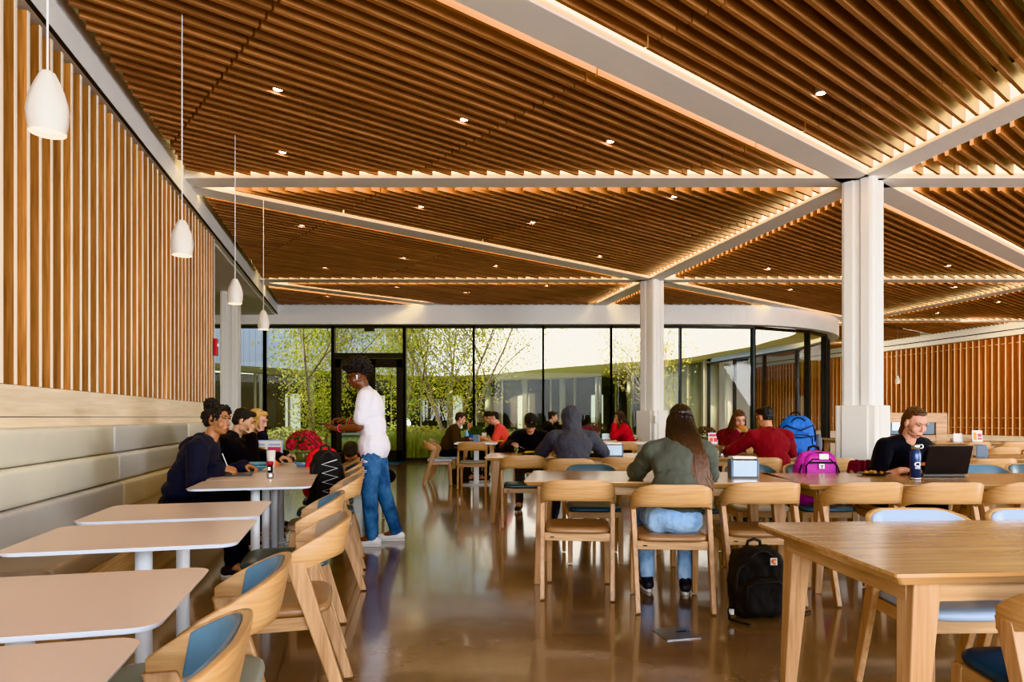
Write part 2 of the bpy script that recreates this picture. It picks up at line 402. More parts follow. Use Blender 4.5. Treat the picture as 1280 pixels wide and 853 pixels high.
# outside
plain('grass_ground', '#6f7a3a', .9, var=.3, scale=3); plain('grass_blade', '#b3b868', .7, var=.3, scale=6)
plain('bark', '#97856e', .8, var=.2, scale=30); plain('leaf_yellow', '#cfc456', .6, var=.3, scale=8); plain('leaf_green', '#a3b150', .6, var=.3, scale=8); plain('leaf_olive', '#8d8650', .7, var=.3, scale=8)
def leafify(name):
    m = M[name]; nt = m.node_tree; b = [n for n in nt.nodes if n.type == 'BSDF_PRINCIPLED'][0]; out = [n for n in nt.nodes if n.type == 'OUTPUT_MATERIAL'][0]
    t = nt.nodes.new('ShaderNodeBsdfTranslucent'); mx = nt.nodes.new('ShaderNodeMixShader'); mx.inputs[0].default_value = .5
    nt.links.new(b.inputs['Base Color'].links[0].from_socket, t.inputs[0]); nt.links.new(b.outputs[0], mx.inputs[1]); nt.links.new(t.outputs[0], mx.inputs[2]); nt.links.new(mx.outputs[0], out.inputs[0])
for n_ in ('leaf_yellow', 'leaf_green', 'grass_blade'): leafify(n_)
plain('facade_white', '#d6d0c8', .7, var=.02, scale=2); plain('soffit_beige', '#e6d3b4', .7, var=.03); plain('facade_grey', '#c6c4c6', .6)
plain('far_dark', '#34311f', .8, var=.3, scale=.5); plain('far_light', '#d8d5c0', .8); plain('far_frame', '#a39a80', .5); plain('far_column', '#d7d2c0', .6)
plain('paving', '#b9b2a6', .8)
def add_panels(name, step, dark):
    """vertical standing seams on a facade by its own x+y position"""
    m = M[name]; nt = m.node_tree; N = nt.nodes.new; L = nt.links.new
    b = [n for n in nt.nodes if n.type == 'BSDF_PRINCIPLED'][0]; src = b.inputs['Base Color'].links[0].from_socket
    uv = N('ShaderNodeUVMap'); sp = N('ShaderNodeSeparateXYZ'); L(uv.outputs[0], sp.inputs[0])
    w = N('ShaderNodeMath'); w.operation = 'MODULO'; w.inputs[1].default_value = step; L(sp.outputs[0], w.inputs[0])
    lt = N('ShaderNodeMath'); lt.operation = 'LESS_THAN'; lt.inputs[1].default_value = step * .12; L(w.outputs[0], lt.inputs[0])
    mx = N('ShaderNodeMix'); mx.data_type = 'RGBA'; mx.blend_type = 'MULTIPLY'; mx.inputs[7].default_value = (dark, dark, dark, 1)
    L(lt.outputs[0], mx.inputs[0]); L(src, mx.inputs[6]); L(mx.outputs[2], b.inputs['Base Color'])
add_panels('facade_white', .9, .80); add_panels('facade_grey', .35, .75)
# ================================================================ THE ROOM
TH = math.atan(.238); CT, ST = math.cos(TH), math.sin(TH)
def loc_frame(x0, y): return (CT * x0, -ST * (x0 + SK * y) + CT * y)      # (X0, Y) -> coordinates across / along the left wall
YL = [2.4, 8.6, 14.8, 21.0, 27.2, 33.4]; XL = [-2.6, 6.43, 15.46, 24.5]
ZC, ZROOF, ZGL = 4.2, 4.62, 3.70
# ---- courtyard outline (the glass line)
def catmull(P, n=8):
    out = []
    for i in range(1, len(P) - 2):
        p0, p1, p2, p3 = [np.array(q, float) for q in P[i - 1:i + 3]]
        for k in range(n):
            t = k / n
            out.append(tuple(.5 * (2 * p1 + (p2 - p0) * t + (2 * p0 - 5 * p1 + 4 * p2 - p3) * t * t + (3 * p1 - p0 - 3 * p2 + p3) * t ** 3)))
    return out
YG = 18.3
G = [(-18.5 + i * 1.0, YG) for i in range(24)]
ARC0 = len(G)
G += [(5.2 + 5 * math.cos(math.radians(a)), 23.3 + 5 * math.sin(math.radians(a))) for a in np.linspace(-90, 13.4, 22)]
FAR0 = len(G) - 1
G += [(9.6, 26.4), (9.1, 28.5)]
G += catmull([(9.1, 28.5), (8.7, 31), (8.1, 33.8), (7.2, 38.5), (5.4, 43), (1.6, 46.6), (-3.1, 47.8), (-8.3, 47), (-13.5, 43.5), (-17, 38), (-18.5, 30), (-18.5, 24)])
G += [(-18.5, 30), (-18.5, 24)]
GA = np.array(G)
def offset(poly, d):
    P = np.array(poly); n = len(P); out = []
    for i in range(n):
        t = P[(i + 1) % n] - P[i - 1]; t /= np.linalg.norm(t) + 1e-9
        out.append((P[i][0] + t[1] * d, P[i][1] - t[0] * d))      # outwards for a ccw outline
    return out
def inside_poly(x, y, poly):
    P = np.array(poly); x = np.asarray(x); y = np.asarray(y); r = np.zeros(x.shape, bool); n = len(P); j = n - 1
    for i in range(n):
        xi, yi = P[i]; xj, yj = P[j]
        c = ((yi > y) != (yj > y)) & (x < (xj - xi) * (y - yi) / (yj - yi + 1e-12) + xi)
        r ^= c; j = i
    return r
def strip(mb, path, z0, z1, closed=False, mi=0, uv=None):
    n = len(path); m = n if closed else n - 1
    mb.add([(x, y, z0) for x, y in path] + [(x, y, z1) for x, y in path], [(i, (i + 1) % n, n + (i + 1) % n, n + i) for i in range(m)], mi)
def ring(mb, A, B, z, mi=0, closed=True):
    n = len(A); m = n if closed else n - 1
    mb.add([(x, y, z) for x, y in A] + [(x, y, z) for x, y in B], [(i, (i + 1) % n, n + (i + 1) % n, n + i) for i in range(m)], mi)
# ---- floor and ground
f = MB(); f.prism([(-21, -6), (27, -6), (27, 62), (-21, 62)], -.3, -.06); 
o = struct(f.build('ground', 'grass_ground'))
hole = G
fl = MB()
n = len(G); outer = [(-21, -6), (27, -6), (27, 62), (-21, 62)]
o = None
bm = bmesh.new()
vo = [bm.verts.new((x, y, 0)) for x, y in outer]; vi = [bm.verts.new((x, y, 0)) for x, y in G]
eo = [bm.edges.new((vo[i], vo[(i + 1) % 4])) for i in range(4)]; ei = [bm.edges.new((vi[i], vi[(i + 1) % n])) for i in range(n)]
bmesh.ops.triangle_fill(bm, use_beauty=True, edges=eo + ei)
for fc in list(bm.faces):
    c = fc.calc_center_median()
    if inside_poly(np.array([c.x]), np.array([c.y]), G)[0]: bm.faces.remove(fc)
for fc in bm.faces:
    if fc.normal.z < 0: fc.normal_flip()
me = bpy.data.meshes.new('floor'); bm.to_mesh(me); bm.free(); me.materials.append(M['polished_concrete'])
o = bpy.data.objects.new('floor', me); C.objects.link(o); struct(o)
# ---- roof / black void over the slats (open over the courtyard)
rf = MB(); IN = offset(G, .02)
RC = .3; xs = np.arange(-21, 27, RC); ys = np.arange(-5, 62, RC)
for y in ys:
    gx = xs + RC / 2; keep = ~inside_poly(gx, np.full(gx.shape, y + RC / 2), IN)
    run = None
    for k, ok in enumerate(list(keep) + [False]):
        if ok and run is None: run = k
        if not ok and run is not None:
            rf.box(((xs[run] + xs[k - 1] + RC) / 2, y + RC / 2, ZROOF + .12), ((k - run) * RC, RC, .2)); run = None
struct(rf.build('ceiling', 'black_void'))
# ---- left wall with vertical oak fins
root = struct(bpy.data.objects.new('wall_left', None)); C.objects.link(root); root.rotation_euler = (0, 0, TH)
xw, y0 = loc_frame(WALL, -3.5); _, y1 = loc_frame(WALL, 10.4)
w = MB(); w.box((xw - .13 - .15, (y0 + y1) / 2, 2.1), (.3, y1 - y0, 4.2)); w.box((xw - 1.9, y1 - .15, 2.1), (3.5, .3, 4.2))
struct(w.build('wall_panel', 'cream_wall', root))
fin = MB(); k = 0; y = y1 - .02
while y > y0 + 3.2:
    fin.box((xw - .065, y, (1.415 + 3.955) / 2), (.126, .032, 3.955 - 1.415), 0)
    fin.box((xw + .0005, y, (1.415 + 3.955) / 2), (.005, .033, 3.955 - 1.415), 1)
    y -= .176
struct(fin.build('fins', ['fin_wood', 'fin_edge'], root))
lp = MB()
yy = y1
while yy > y0:
    a = max(y0, yy - 2.47)
    lp.box((xw - .03, (yy + a) / 2, 1.308), (.06, yy - a - .006, .206)); lp.box((xw - .02, (yy + a) / 2, 1.165), (.06, yy - a - .006, .07)); yy = a
lp.box((xw - .045, (y0 + y1) / 2, 1.2), (.05, y1 - y0, .012), 1)
struct(lp.build('ledge_panel', ['ledge_wood', 'dark_gap'], root))
bk = MB(); xb = CT * -2.2; yb1 = loc_frame(-2.2, 18.2)[1]
bk.box((xb - .2, (y0 + yb1) / 2, (3.99 + 4.62) / 2), (.4, yb1 - y0, .63), 0); bk.box((xb - .21, (y0 + yb1) / 2, 3.985), (.40, yb1 - y0, .012), 0); bk.box((xb - .008, (y0 + yb1) / 2, 3.972), (.02, yb1 - y0, .022), 1)
struct(bk.build('bulkhead', ['white_paint', 'dark_gap'], root))
sf = MB(); sf.box((xb - 3.9, (y1 + yb1) / 2 + .9, 3.99), (7.6, yb1 - y1 + 3, .1))
struct(sf.build('side_soffit', 'cream_wall', root))
o = MB(); o.box((-16, 14.5, 2), (.2, 9, 4)); struct(o.build('wall_side', 'cream_wall'))
# red pull station on the end of the fin wall
o = MB(); o.box((0, 0, 0), (.05, .10, .26)); o.box((.03, 0, .03), (.02, .06, .05), 1); o = o.build('fire_alarm', ['alarm_red', 'paper_white'], bevel=.006)
q = loc_frame(WALL, 10.33); o.location = (q[0] * CT - q[1] * ST + .035, q[0] * ST + q[1] * CT, 2.28); o.rotation_euler = (0, 0, TH)
tag(o, 'small red fire alarm box on the far end of the left slat wall', 'fire alarm')
# ---- right wall
root = struct(bpy.data.objects.new('wall_right', None)); C.objects.link(root); root.rotation_euler = (0, 0, TH)
xr, r0 = loc_frame(20.9, 3.0); r1 = loc_frame(20.9, 36.0)[1]
w = MB(); w.box((xr + .28, (r0 + r1) / 2, 2.1), (.3, r1 - r0, 4.2)); struct(w.build('wall_panel', 'red_wall', root))
fin = MB(); y = r1
while y > r0 + 3:
    fin.box((xr + .065, y, (.62 + 3.8) / 2), (.126, .04, 3.18), 0); fin.box((xr - .0005, y, (.62 + 3.8) / 2), (.005, .041, 3.18), 1)
    y -= .24
for z in (.85, 1.18, 3.6): fin.box((xr + .09, (r0 + r1) / 2, z), (.03, r1 - r0, .018), 1)
struct(fin.build('fins', ['fin_wood_right', 'fin_edge_right'], root))
bk = MB(); bk.box((xr + .1, (r0 + r1) / 2, (3.83 + 4.62) / 2), (.36, r1 - r0, .79), 0); bk.box((xr - .082, (r0 + r1) / 2, 4.0), (.02, r1 - r0, .03), 1); struct(bk.build('bulkhead', ['white_paint', 'dark_gap'], root))
w = MB(); w.box((xr + .06, (r0 + r1) / 2, .3), (.2, r1 - r0, .6)); struct(w.build('wainscot', 'ledge_wood', root))
w = MB(); w.box((10.2, 36.2, 2.1), (5.5, .2, 4.2)); struct(w.build('wall_back', 'cream_wall'))
# ---- beams with light coves
BW = .36
def beam(name, p, q, w=BW, led=True):
    p = Vector((p[0], p[1], 0)); q = Vector((q[0], q[1], 0)); d = q - p; L = d.length; a = math.atan2(d.y, d.x)
    m = MB(); m.box((0, 0, (ZC + 4.6) / 2), (L, w, 4.6 - ZC))
    o = m.build(name, 'beam_paint', bevel=.012); o.location = ((p.x + q.x) / 2, (p.y + q.y) / 2, 0); o.rotation_euler = (0, 0, a); struct(o)
    if led:
        for s in (-1, 1):
            m = MB(); m.box((0, s * (w / 2 + .012), ZC + .125), (L - .5, .02, .13)); c = struct(m.build('light_strip', 'led_warm', o))
    return o
def node(i, j): return skew(XL[i], YL[j])
def court_x(y):                         # where a transverse line meets the glass
    return None
beam('ceiling_beam', skew(-2.2, 8.6), skew(20.8, 8.6)); beam('ceiling_beam', skew(-2.2, 14.8), skew(20.8, 14.8))
beam('ceiling_beam', (9.6, 21.0), skew(20.8, 21.0)); beam('ceiling_beam', (10.6, 27.2), skew(20.8, 27.2))
for (i, j) in ((0, 0), (1, 0), (0, 1), (1, 1), (1, 2), (2, 1), (2, 0), (2, 2)):
    a, b = node(i, j), node(i + 1, j + 1)
    if (i, j) == (1, 2): b = None; a2 = a; 
    if (i, j) == (1, 2):
        t = .72; bb = node(2, 3); b = (a[0] + (bb[0] - a[0]) * t, a[1] + (bb[1] - a[1]) * t); b = (bb[0], bb[1])
    if i == 2:
        t = .60; b = (a[0] + (b[0] - a[0]) * t, a[1] + (b[1] - a[1]) * t)
    beam('ceiling_beam', a, b)
a, bb = node(0, 2), node(1, 3); t = .50; beam('ceiling_beam', a, (a[0] + (bb[0] - a[0]) * t, a[1] + (bb[1] - a[1]) * t))
beam('ceiling_beam', skew(6.43, 1.2), skew(6.43, 8.5)); beam('ceiling_beam', skew(6.43, 8.7), skew(6.43, 14.7)); beam('ceiling_beam', skew(6.43, 14.9), skew(6.43, 18.0))
beam('ceiling_beam', skew(15.46, 4.0), skew(15.46, 21.0)); beam('ceiling_beam', skew(15.46, 21.0), skew(15.46, 24.8))
# ---- slat ceiling, one panel object for each triangular bay
ud = np.array([9.03 + SK * 6.2, 6.2]); ud = ud / np.linalg.norm(ud); un = np.array([-ud[1], ud[0]])
COURT = offset(G, .42)
def bay_key(x, y):
    """bay id, -1 outside the ceiling or over a beam"""
    x0 = x - SK * y; key = np.full(x.shape, -1); g = BW / 2 + .10
    for i in range(3):
        for j in range(-1, 5):
            ya = YL[j] if j >= 0 else -3.8; yb = YL[j + 1]
            xa, xb_ = XL[i], XL[i + 1]
            ok = (y > ya + (g if j >= 1 else 0)) & (y < yb - (g if j >= 0 else 0)) & ((x0 - xa) * CT > g) & ((xb_ - x0) * CT > g)
            dxx = xb_ - xa + SK * (yb - ya); dyy = yb - ya; Ld = math.hypot(dxx, dyy)
            ax = xa + SK * ya
            s = ((x - ax) * dyy - (y - ya) * dxx) / Ld          # >0: right / near side of the diagonal
            key = np.where(ok & (s > BW / 2 + .11), (i * 10 + j + 1) * 2, key); key = np.where(ok & (s < -BW / 2 - .035), (i * 10 + j + 1) * 2 + 1, key)
    key = np.where((x0 < -2.12) | (x0 > 20.65) | (y < -1.5) | (y > 35.5), -1, key)
    return np.where(inside_poly(x, y, COURT), -1, key)
panels = {}
tt = np.arange(-12, 44, .02)
for k in range(-190, 300):
    s = k * .1425
    x = ud[0] * tt + un[0] * s; y = ud[1] * tt + un[1] * s
    okb = (x > -12) & (x < 27) & (y > -2) & (y < 36)
    if not okb.any(): continue
    key = np.full(tt.shape, -1); key[okb] = bay_key(x[okb], y[okb])
    jt = np.mod(tt - 1.70, 2.52) < .035
    key = np.where(jt, -1, key)
    i = 0; n_ = len(tt)
    ch = np.flatnonzero(np.diff(key)) + 1; b = [0] + list(ch) + [n_]
    for a, e in zip(b[:-1], b[1:]):
        kk = key[a]
        if kk < 0 or e - a < 5: continue
        t0, t1 = tt[a], tt[e - 1] + .02
        c = ud * (t0 + t1) / 2 + un * s
        panels.setdefault(int(kk), MB())
        mbx = panels[int(kk)]
        R = Matrix.Rotation(math.atan2(ud[1], ud[0]), 3, 'Z')
        mbx.box(((t0 + t1) / 2, s, ZC + .07), (t1 - t0, .036, .14))
for kk, mbx in panels.items():
    o = struct(mbx.build('ceiling', 'slat_wood')); o.rotation_euler = (0, 0, math.atan2(ud[1], ud[0]))
# ---- columns
def column(x0, y, h, base_h=1.35, s=.40, bs=.50, rot=TH + math.radians(30)):
    X, Y = skew(x0, y)
    m = MB(); r = s / 2; gq = .045
    # square shaft with a shadow groove down the middle of each face and softened corners
    prof = []
    for q in range(4):
        a = Matrix.Rotation(q * PI / 2, 2)
        for p in ((r, -r + .05), (r, -gq), (r - .03, -gq + .008), (r - .03, gq - .008), (r, gq), (r, r - .05), (r - .015, r - .015)):
            v = a @ Vector(p); prof.append((v.x, v.y))
    m.prism(prof, base_h, h)
    o = m.build('column', 'white_paint', bevel=.006); o.location = (X, Y, 0); o.rotation_euler = (0, 0, rot); struct(o)
    m = MB(); m.prism(rrect(bs, bs, .03, 3), 0, base_h)
    for q in range(4):
        a = Matrix.Rotation(q * PI / 2, 3, 'Z'); m.box(a @ Vector((bs / 2 + .012, 0, base_h / 2 + .01)), (.03, bs * .62, base_h - .02), 0, mat=a)
    b = struct(m.build('column_base', 'cream_wall', o, bevel=.006))
    return o
for x0, y in ((6.43, 8.6), (6.43, 14.8), (15.46, 21.0)): column(x0, y, 4.6)
column(-2.85, 14.8, 3.95, s=.38, bs=.44, rot=TH)
# little white dispenser on the second column
X, Y = skew(6.43, 14.8); o = MB(); o.prism(rrect(.10, .08, .02, 3), 0, .16); o = o.build('wall_dispenser', 'plastic_clear', bevel=.008); o.location = (X + .02, Y - .37, 1.08)
tag(o, 'small white dispenser fixed to the far column base', 'dispenser')
# ---- bulkhead over the glass
b = MB(); INN = offset(G, .30); sub = list(range(0, FAR0 + 5)); A = [INN[i] for i in sub]; Bq = [offset(G, .04)[i] for i in sub]
strip(b, A, ZGL, 4.62); ring(b, A, [G[i] for i in sub], ZGL, closed=False)
struct(b.build('wall_front', 'white_paint'))
# ---- glazed wall: black frames, one window object a bay, door bay in between
segs = []
xs_ = [-12.6, -10.7, -8.82, -6.95, -5.08, -3.14, -1.26, .63, 2.48, 4.36]
P = [(x, YG) for x in xs_]
P += [(6.4, 18.46), (8.28, 19.37), (9.16, 20.25), (9.95, 21.75), (10.06, 24.4), (9.6, 26.4), (9.1, 28.5), (8.7, 31.0)]
def win(k, p, q, glass_ok=True, wide=False, z0=.0):
    p = Vector(p); q = Vector(q); d = q - p; L = d.length; a = math.atan2(d.y, d.x)
    m = MB(); fw = .075 if wide else .05
    m.box((L / 2, 0, .05), (L, .14, .10)); m.box((L / 2, 0, ZGL - .035), (L, .14, .07))
    m.box((0, 0, ZGL / 2), (fw, .16, ZGL)); m.box((L, 0, ZGL / 2), (fw, .16, ZGL))
    o = m.build('window_%d' % k, 'black_metal', bevel=.004); o.location = (p.x, p.y, 0); o.rotation_euler = (0, 0, a); struct(o)
    g = MB(); g.add([(fw / 2, 0, .1), (L - fw / 2, 0, .1), (L - fw / 2, 0, ZGL - .07), (fw / 2, 0, ZGL - .07)], [(0, 1, 2, 3)])
    struct(g.build('pane', 'pane_glass', o)); return o
wk = 1
for i in range(len(P) - 1):
    if i == 4:                                     # the door bay
        p, q = P[4], P[5]; L = q[0] - p[0]; m = MB(); zt = 2.88
        m.box((L / 2, 0, ZGL - .035), (L, .14, .07)); m.box((0, 0, ZGL / 2), (.09, .16, ZGL)); m.box((L, 0, ZGL / 2), (.09, .16, ZGL)); m.box((L / 2, 0, zt), (L, .15, .14))
        m.box((L / 2, 0, .01), (L, .14, .02)); m.box((L * .52, -.12, ZGL - .11), (.26, .10, .12))
        o = struct(m.build('window_%d' % wk, 'black_metal', bevel=.004)); o.location = (p[0], p[1], 0); wk += 1
        g = MB(); g.add([(.04, 0, zt + .07), (L - .04, 0, zt + .07), (L - .04, 0, ZGL - .07), (.04, 0, ZGL - .07)], [(0, 1, 2, 3)]); struct(g.build('pane', 'pane_glass', o))
        for s, (xa, xb_) in enumerate(((.05, L / 2 - .004), (L / 2 + .004, L - .05))):
            m = MB(); W = xb_ - xa; st = .17
            m.box((st / 2, 0, 1.4), (st, .06, 2.78)); m.box((W - st / 2, 0, 1.4), (st, .06, 2.78)); m.box((W / 2, 0, 2.68), (W, .06, .24)); m.box((W / 2, 0, .16), (W, .06, .28))
            d = struct(m.build('door_%d' % (s + 1), 'black_metal', bevel=.004)); d.location = (p[0] + xa, p[1], 0)
            g = MB(); g.add([(st, 0, .3), (W - st, 0, .3), (W - st, 0, 2.56), (st, 0, 2.56)], [(0, 1, 2, 3)]); struct(g.build('pane', 'pane_glass', d))
            h = MB(); hx = W - .09 if s == 0 else .09
            h.tube([(hx, -.03, .9), (hx, -.08, .93), (hx, -.08, 1.3), (hx, -.03, 1.33)], .012); struct(h.build('door_handle', 'steel', d))
            if s == 1:
                h = MB(); h.box((W * .5, -.06, 2.66), (.34, .07, .07)); h.tube([(W * .4, -.08, 2.66), (W * .2, -.18, 2.69), (W * .12, -.06, 2.72)], .012); struct(h.build('door_closer', 'black_metal', d))
        continue
    win(wk, P[i], P[i + 1], wide=i in (11, 12)); wk += 1
o = MB(); o.box((P[4][0] + .97, YG - .75, .006), (2.0, 1.3, .012)); tag(o.build('door_mat', 'leather_navy', bevel=.004), 'dark walk-off mat lying in front of the glass doors', 'mat')
# ================================================================ OUTSIDE
nG = len(G)
def resample(P, n):
    P = np.array(P); d = np.r_[0, np.cumsum(np.hypot(*np.diff(P, axis=0).T))]; q = np.linspace(0, d[-1], n)
    return [(float(np.interp(v, d, P[:, 0])), float(np.interp(v, d, P[:, 1]))) for v in q]
def uvstrip(name, path, z0, z1, mat):
    m = MB(); strip(m, path, z0, z1); me = m.mesh(name); me.materials.append(M[mat])
    uv = me.uv_layers.new(name='UVMap'); acc = [0]
    for a, b in zip(path[:-1], path[1:]): acc.append(acc[-1] + math.dist(a, b))
    acc2 = acc + acc
    for lp in me.loops: uv.data[lp.index].uv = (acc2[lp.vertex_index], 0)
    o = bpy.data.objects.new(name, me); C.objects.link(o); return struct(o)
near = offset(G, -.9)[:FAR0 + 1]
FAS = resample(near + catmull([near[-3], near[-1], (9.1, 26.6), (8.6, 28.4), (7.5, 32.2), (4.6, 35.0), (1.35, 38.8), (-3.0, 44.6), (-8, 45), (-12, 40), (-13.7, 38), (-15.4, 35.6), (-15.6, 30), (-15.6, 22), (-15.6, 20)]) + [(-15.6, 20)], 140)
STO = resample(G, 140)
split = next(i for i in range(140) if FAS[i][0] < -3.4 and FAS[i][1] > 40)
first = next(i for i in range(140) if FAS[i][0] > 6 and FAS[i][1] > 18.5)
uvstrip('wall_court', FAS[first:split + 1], 4.0, 9.0, 'facade_white')
uvstrip('wall_court', FAS[split:], 4.0, 8.2, 'facade_grey')
uvstrip('wall_court', FAS[:first + 1], 4.0, 5.6, 'facade_white')
m = MB(); m.add([(x, y, 4.0) for x, y in FAS] + [(x, y, 3.9) for x, y in STO], [(i, i + 1, 141 + i, 140 + i) for i in range(139)]); struct(m.build('ceiling_overhang', 'soffit_beige'))
# far storefront: frames + panes, dim interior, pale columns, a lit door
fs = [i for i in range(FAR0 + 4, nG)] ; m = MB(); g = MB()
path = [G[i] for i in fs]
acc = 0; last = -9
for a, b in zip(path[:-1], path[1:]):
    d = Vector(b) - Vector(a); L = d.length; an = math.atan2(d.y, d.x); mid = (Vector(a) + Vector(b)) / 2
    m.box((mid.x, mid.y, .08), (L, .12, .16), rz=an); m.box((mid.x, mid.y, 3.9), (L, .12, .16), rz=an)
    acc += L
    if acc - last > 1.7: m.box((a[0], a[1], 2), (.09, .14, 3.9), rz=an); last = acc
    g.add([(a[0], a[1], .1), (b[0], b[1], .1), (b[0], b[1], 3.85), (a[0], a[1], 3.85)], [(0, 1, 2, 3)])
o = struct(m.build('window_court', 'far_frame')); gg = struct(g.build('pane', 'far_glass', o))
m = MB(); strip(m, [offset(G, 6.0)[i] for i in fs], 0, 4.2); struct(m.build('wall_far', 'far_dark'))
m = MB(); cl = offset(G, 1.6)
for i in fs[2::4]: m.lathe([(.22, 0), (.22, 4.1)], (cl[i][0], cl[i][1], 0), 12)
struct(m.build('far_columns', 'far_column')); bpy.data.objects['far_columns'].name = 'column_court'
m = MB(); fw = offset(G, 5.9)
for i in fs[5::6]:
    a, b = fw[i], fw[(i + 1) % nG]; m.add([(a[0], a[1], .3), (b[0], b[1], .3), (b[0], b[1], 2.9), (a[0], a[1], 2.9)], [(0, 1, 2, 3)])
emitter('far_daylight', (.92, .95, .85), .8); struct(m.build('window_far', 'far_daylight'))
# paved edge just outside our glass
m = MB(); ring(m, G, offset(G, -.7), -.03); struct(m.build('pavement', 'paving'))
# ---- planting
def tree(name, label, base, stems, height, spread, nleaf, leafmat, lsize, seed, group='young trees in the courtyard', zmin=.8, crown=(1.5, 3.2, 2.2)):
    V_ = Vector
    r = random.Random(seed); t = thing(name, label, 'tree', (base[0], base[1], -.05), 0, group)
    bk = MB(); tips = []
    def grow(p, d, L, rad, lev):
        pts = [p]; q = p.copy(); dd = d.copy(); n = 5
        for k in range(n):
            dd = (dd + Vector((r.uniform(-1, 1), r.uniform(-1, 1), r.uniform(-.2, .5))) * .16).normalized(); q = q + dd * (L / n); pts.append(q.copy())
            if lev >= 1: tips.append((q.copy(), lev))
            if lev < 3 and k >= (1 if lev else 1):
                for _ in range(2 if lev < 2 else 1):
                    if r.random() < .85:
                        a = r.uniform(0, 2 * PI); sd = Vector((math.cos(a), math.sin(a), r.uniform(.05, .7))).normalized()
                        grow(q.copy(), (dd * .55 + sd * .75).normalized(), L * r.uniform(.34, .5), rad * (1 - k / n * .6) * .5, lev + 1)
        bk.tube(pts, [max(.006, rad * (1 - .75 * k / n)) for k in range(n + 1)], 6 if lev < 2 else 4)
    for s in range(stems):
        a = 2 * PI * s / stems + r.uniform(-.4, .4); tilt = (.10 + r.uniform(0, .12)) * (spread if stems > 1 else .25)
        grow(Vector((math.cos(a) * .12 * (stems > 1), math.sin(a) * .12 * (stems > 1), 0)), Vector((math.cos(a) * tilt, math.sin(a) * tilt, 1)).normalized(), height * r.uniform(.8, 1.0), .055 if stems > 1 else .08, 0)
    bk.build('branches', 'bark', t)
    lf = MB()
    for _ in range(nleaf):
        p, lev = tips[r.randrange(len(tips))]
        if r.random() < .45:                 # twigs hanging through the open crown, down to head height
            a_ = r.uniform(0, 2 * PI); q_ = r.random() ** .6; w_ = r.uniform(-1, 1); k_ = math.sqrt(1 - w_ * w_ * .9); p = V_((math.cos(a_) * q_ * k_ * crown[0], math.sin(a_) * q_ * k_ * crown[0], crown[1] + w_ * crown[2]))
            p += V_((mnoise.noise(p * 1.3), mnoise.noise(p * 1.3 + V_((9, 0, 0))), mnoise.noise(p * 1.3 + V_((0, 9, 0))))) * .9
        if p.z < zmin: continue
        c = p + Vector((r.gauss(0, .22), r.gauss(0, .22), r.gauss(0, .2))) * (1 + .3 * spread)
        a = Vector((r.uniform(-1, 1), r.uniform(-1, 1), r.uniform(-1, 1))).normalized(); b = a.orthogonal().normalized(); s = lsize * r.uniform(.5, 1.1)
        lf.add([c - a * s, c + b * s * .5, c + a * s, c - b * s * .5], [(0, 1, 2, 3)], r.randrange(len(leafmat)))
    lf.build('foliage', leafmat, t); return t
tree('birch_tree', 'slim pale-trunked tree with airy yellow-green leaves left of the glass doors', (-6.6, 22.0), 3, 7.5, 1.3, 17000, ['leaf_yellow', 'leaf_green'], .06, 3, crown=(1.25, 3.6, 2.6))
tree('serviceberry_tree', 'multi-stemmed tree with thin branches and yellowing leaves right of the glass doors', (-2.35, 23.0), 6, 6.8, 2.4, 15000, ['leaf_yellow', 'leaf_yellow', 'leaf_green'], .062, 5, crown=(2.6, 3.7, 1.9))
tree('birch_tree', 'thin sapling with sparse leaves seen through the left door leaf', (-4.6, 26.0), 1, 5.8, .8, 6000, ['leaf_yellow', 'leaf_green'], .065, 8, crown=(1.0, 3.4, 2.0))
tree('young_tree', 'small yellow-leaved tree standing in the courtyard near the curved glass', (5.8, 26.5), 2, 4.2, .7, 1500, ['leaf_yellow'], .07, 12, crown=(.8, 3.0, 1.4))
def shrub(label, c, rad, n, mats, ls, seed):
    r = random.Random(seed); t = thing('shrub', label, 'shrub', (c[0], c[1], -.05), 0, 'shrubs in the courtyard bed')
    lf = MB(); st = MB()
    for _ in range(26):
        a = r.uniform(0, 2 * PI); e = r.uniform(.3, .9); st.tube([(0, 0, 0), (math.cos(a) * rad[0] * e * .5, math.sin(a) * rad[1] * e * .5, rad[2] * .6), (math.cos(a) * rad[0] * e, math.sin(a) * rad[1] * e, rad[2] * r.uniform(.8, 1.2))], .008, 4)
    for _ in range(n):
        a = r.uniform(0, 2 * PI); u = r.uniform(-1, 1); q = r.uniform(.6, 1.05); s = ls * r.uniform(.6, 1.4)
        p = Vector((math.cos(a) * math.sqrt(1 - u * u) * rad[0] * q, math.sin(a) * math.sqrt(1 - u * u) * rad[1] * q, rad[2] * (.65 + .6 * u * q)))
        if p.z < .05: continue
        d = Vector((r.uniform(-1, 1), r.uniform(-1, 1), r.uniform(-.5, 1))).normalized(); b = d.orthogonal().normalized()
        lf.add([p - d * s, p + b * s * .5, p + d * s, p - b * s * .5], [(0, 1, 2, 3)], r.randrange(len(mats)))
    st.build('stems', 'bark', t); lf.build('foliage', mats, t)
shrub('broad olive shrub below the multi-stemmed tree', (-3.4, 24.6), (1.3, .9, .75), 1500, ['leaf_olive', 'leaf_yellow'], .07, 1)
shrub('russet shrub right behind the multi-stemmed tree', (-1.1, 25.2), (1.3, .9, .7), 1300, ['leaf_olive', 'leaf_olive', 'leaf_yellow'], .07, 2)
shrub('low olive shrub beyond the left window beside the birch', (-8.4, 24.5), (1.5, 1.0, .7), 1500, ['leaf_olive', 'leaf_green'], .07, 3)
shrub('green shrub seen through the right door leaf', (-5.2, 28.0), (1.4, 1.0, .8), 1200, ['leaf_green', 'leaf_olive'], .07, 4)
gb = MB(); r = random.Random(4)
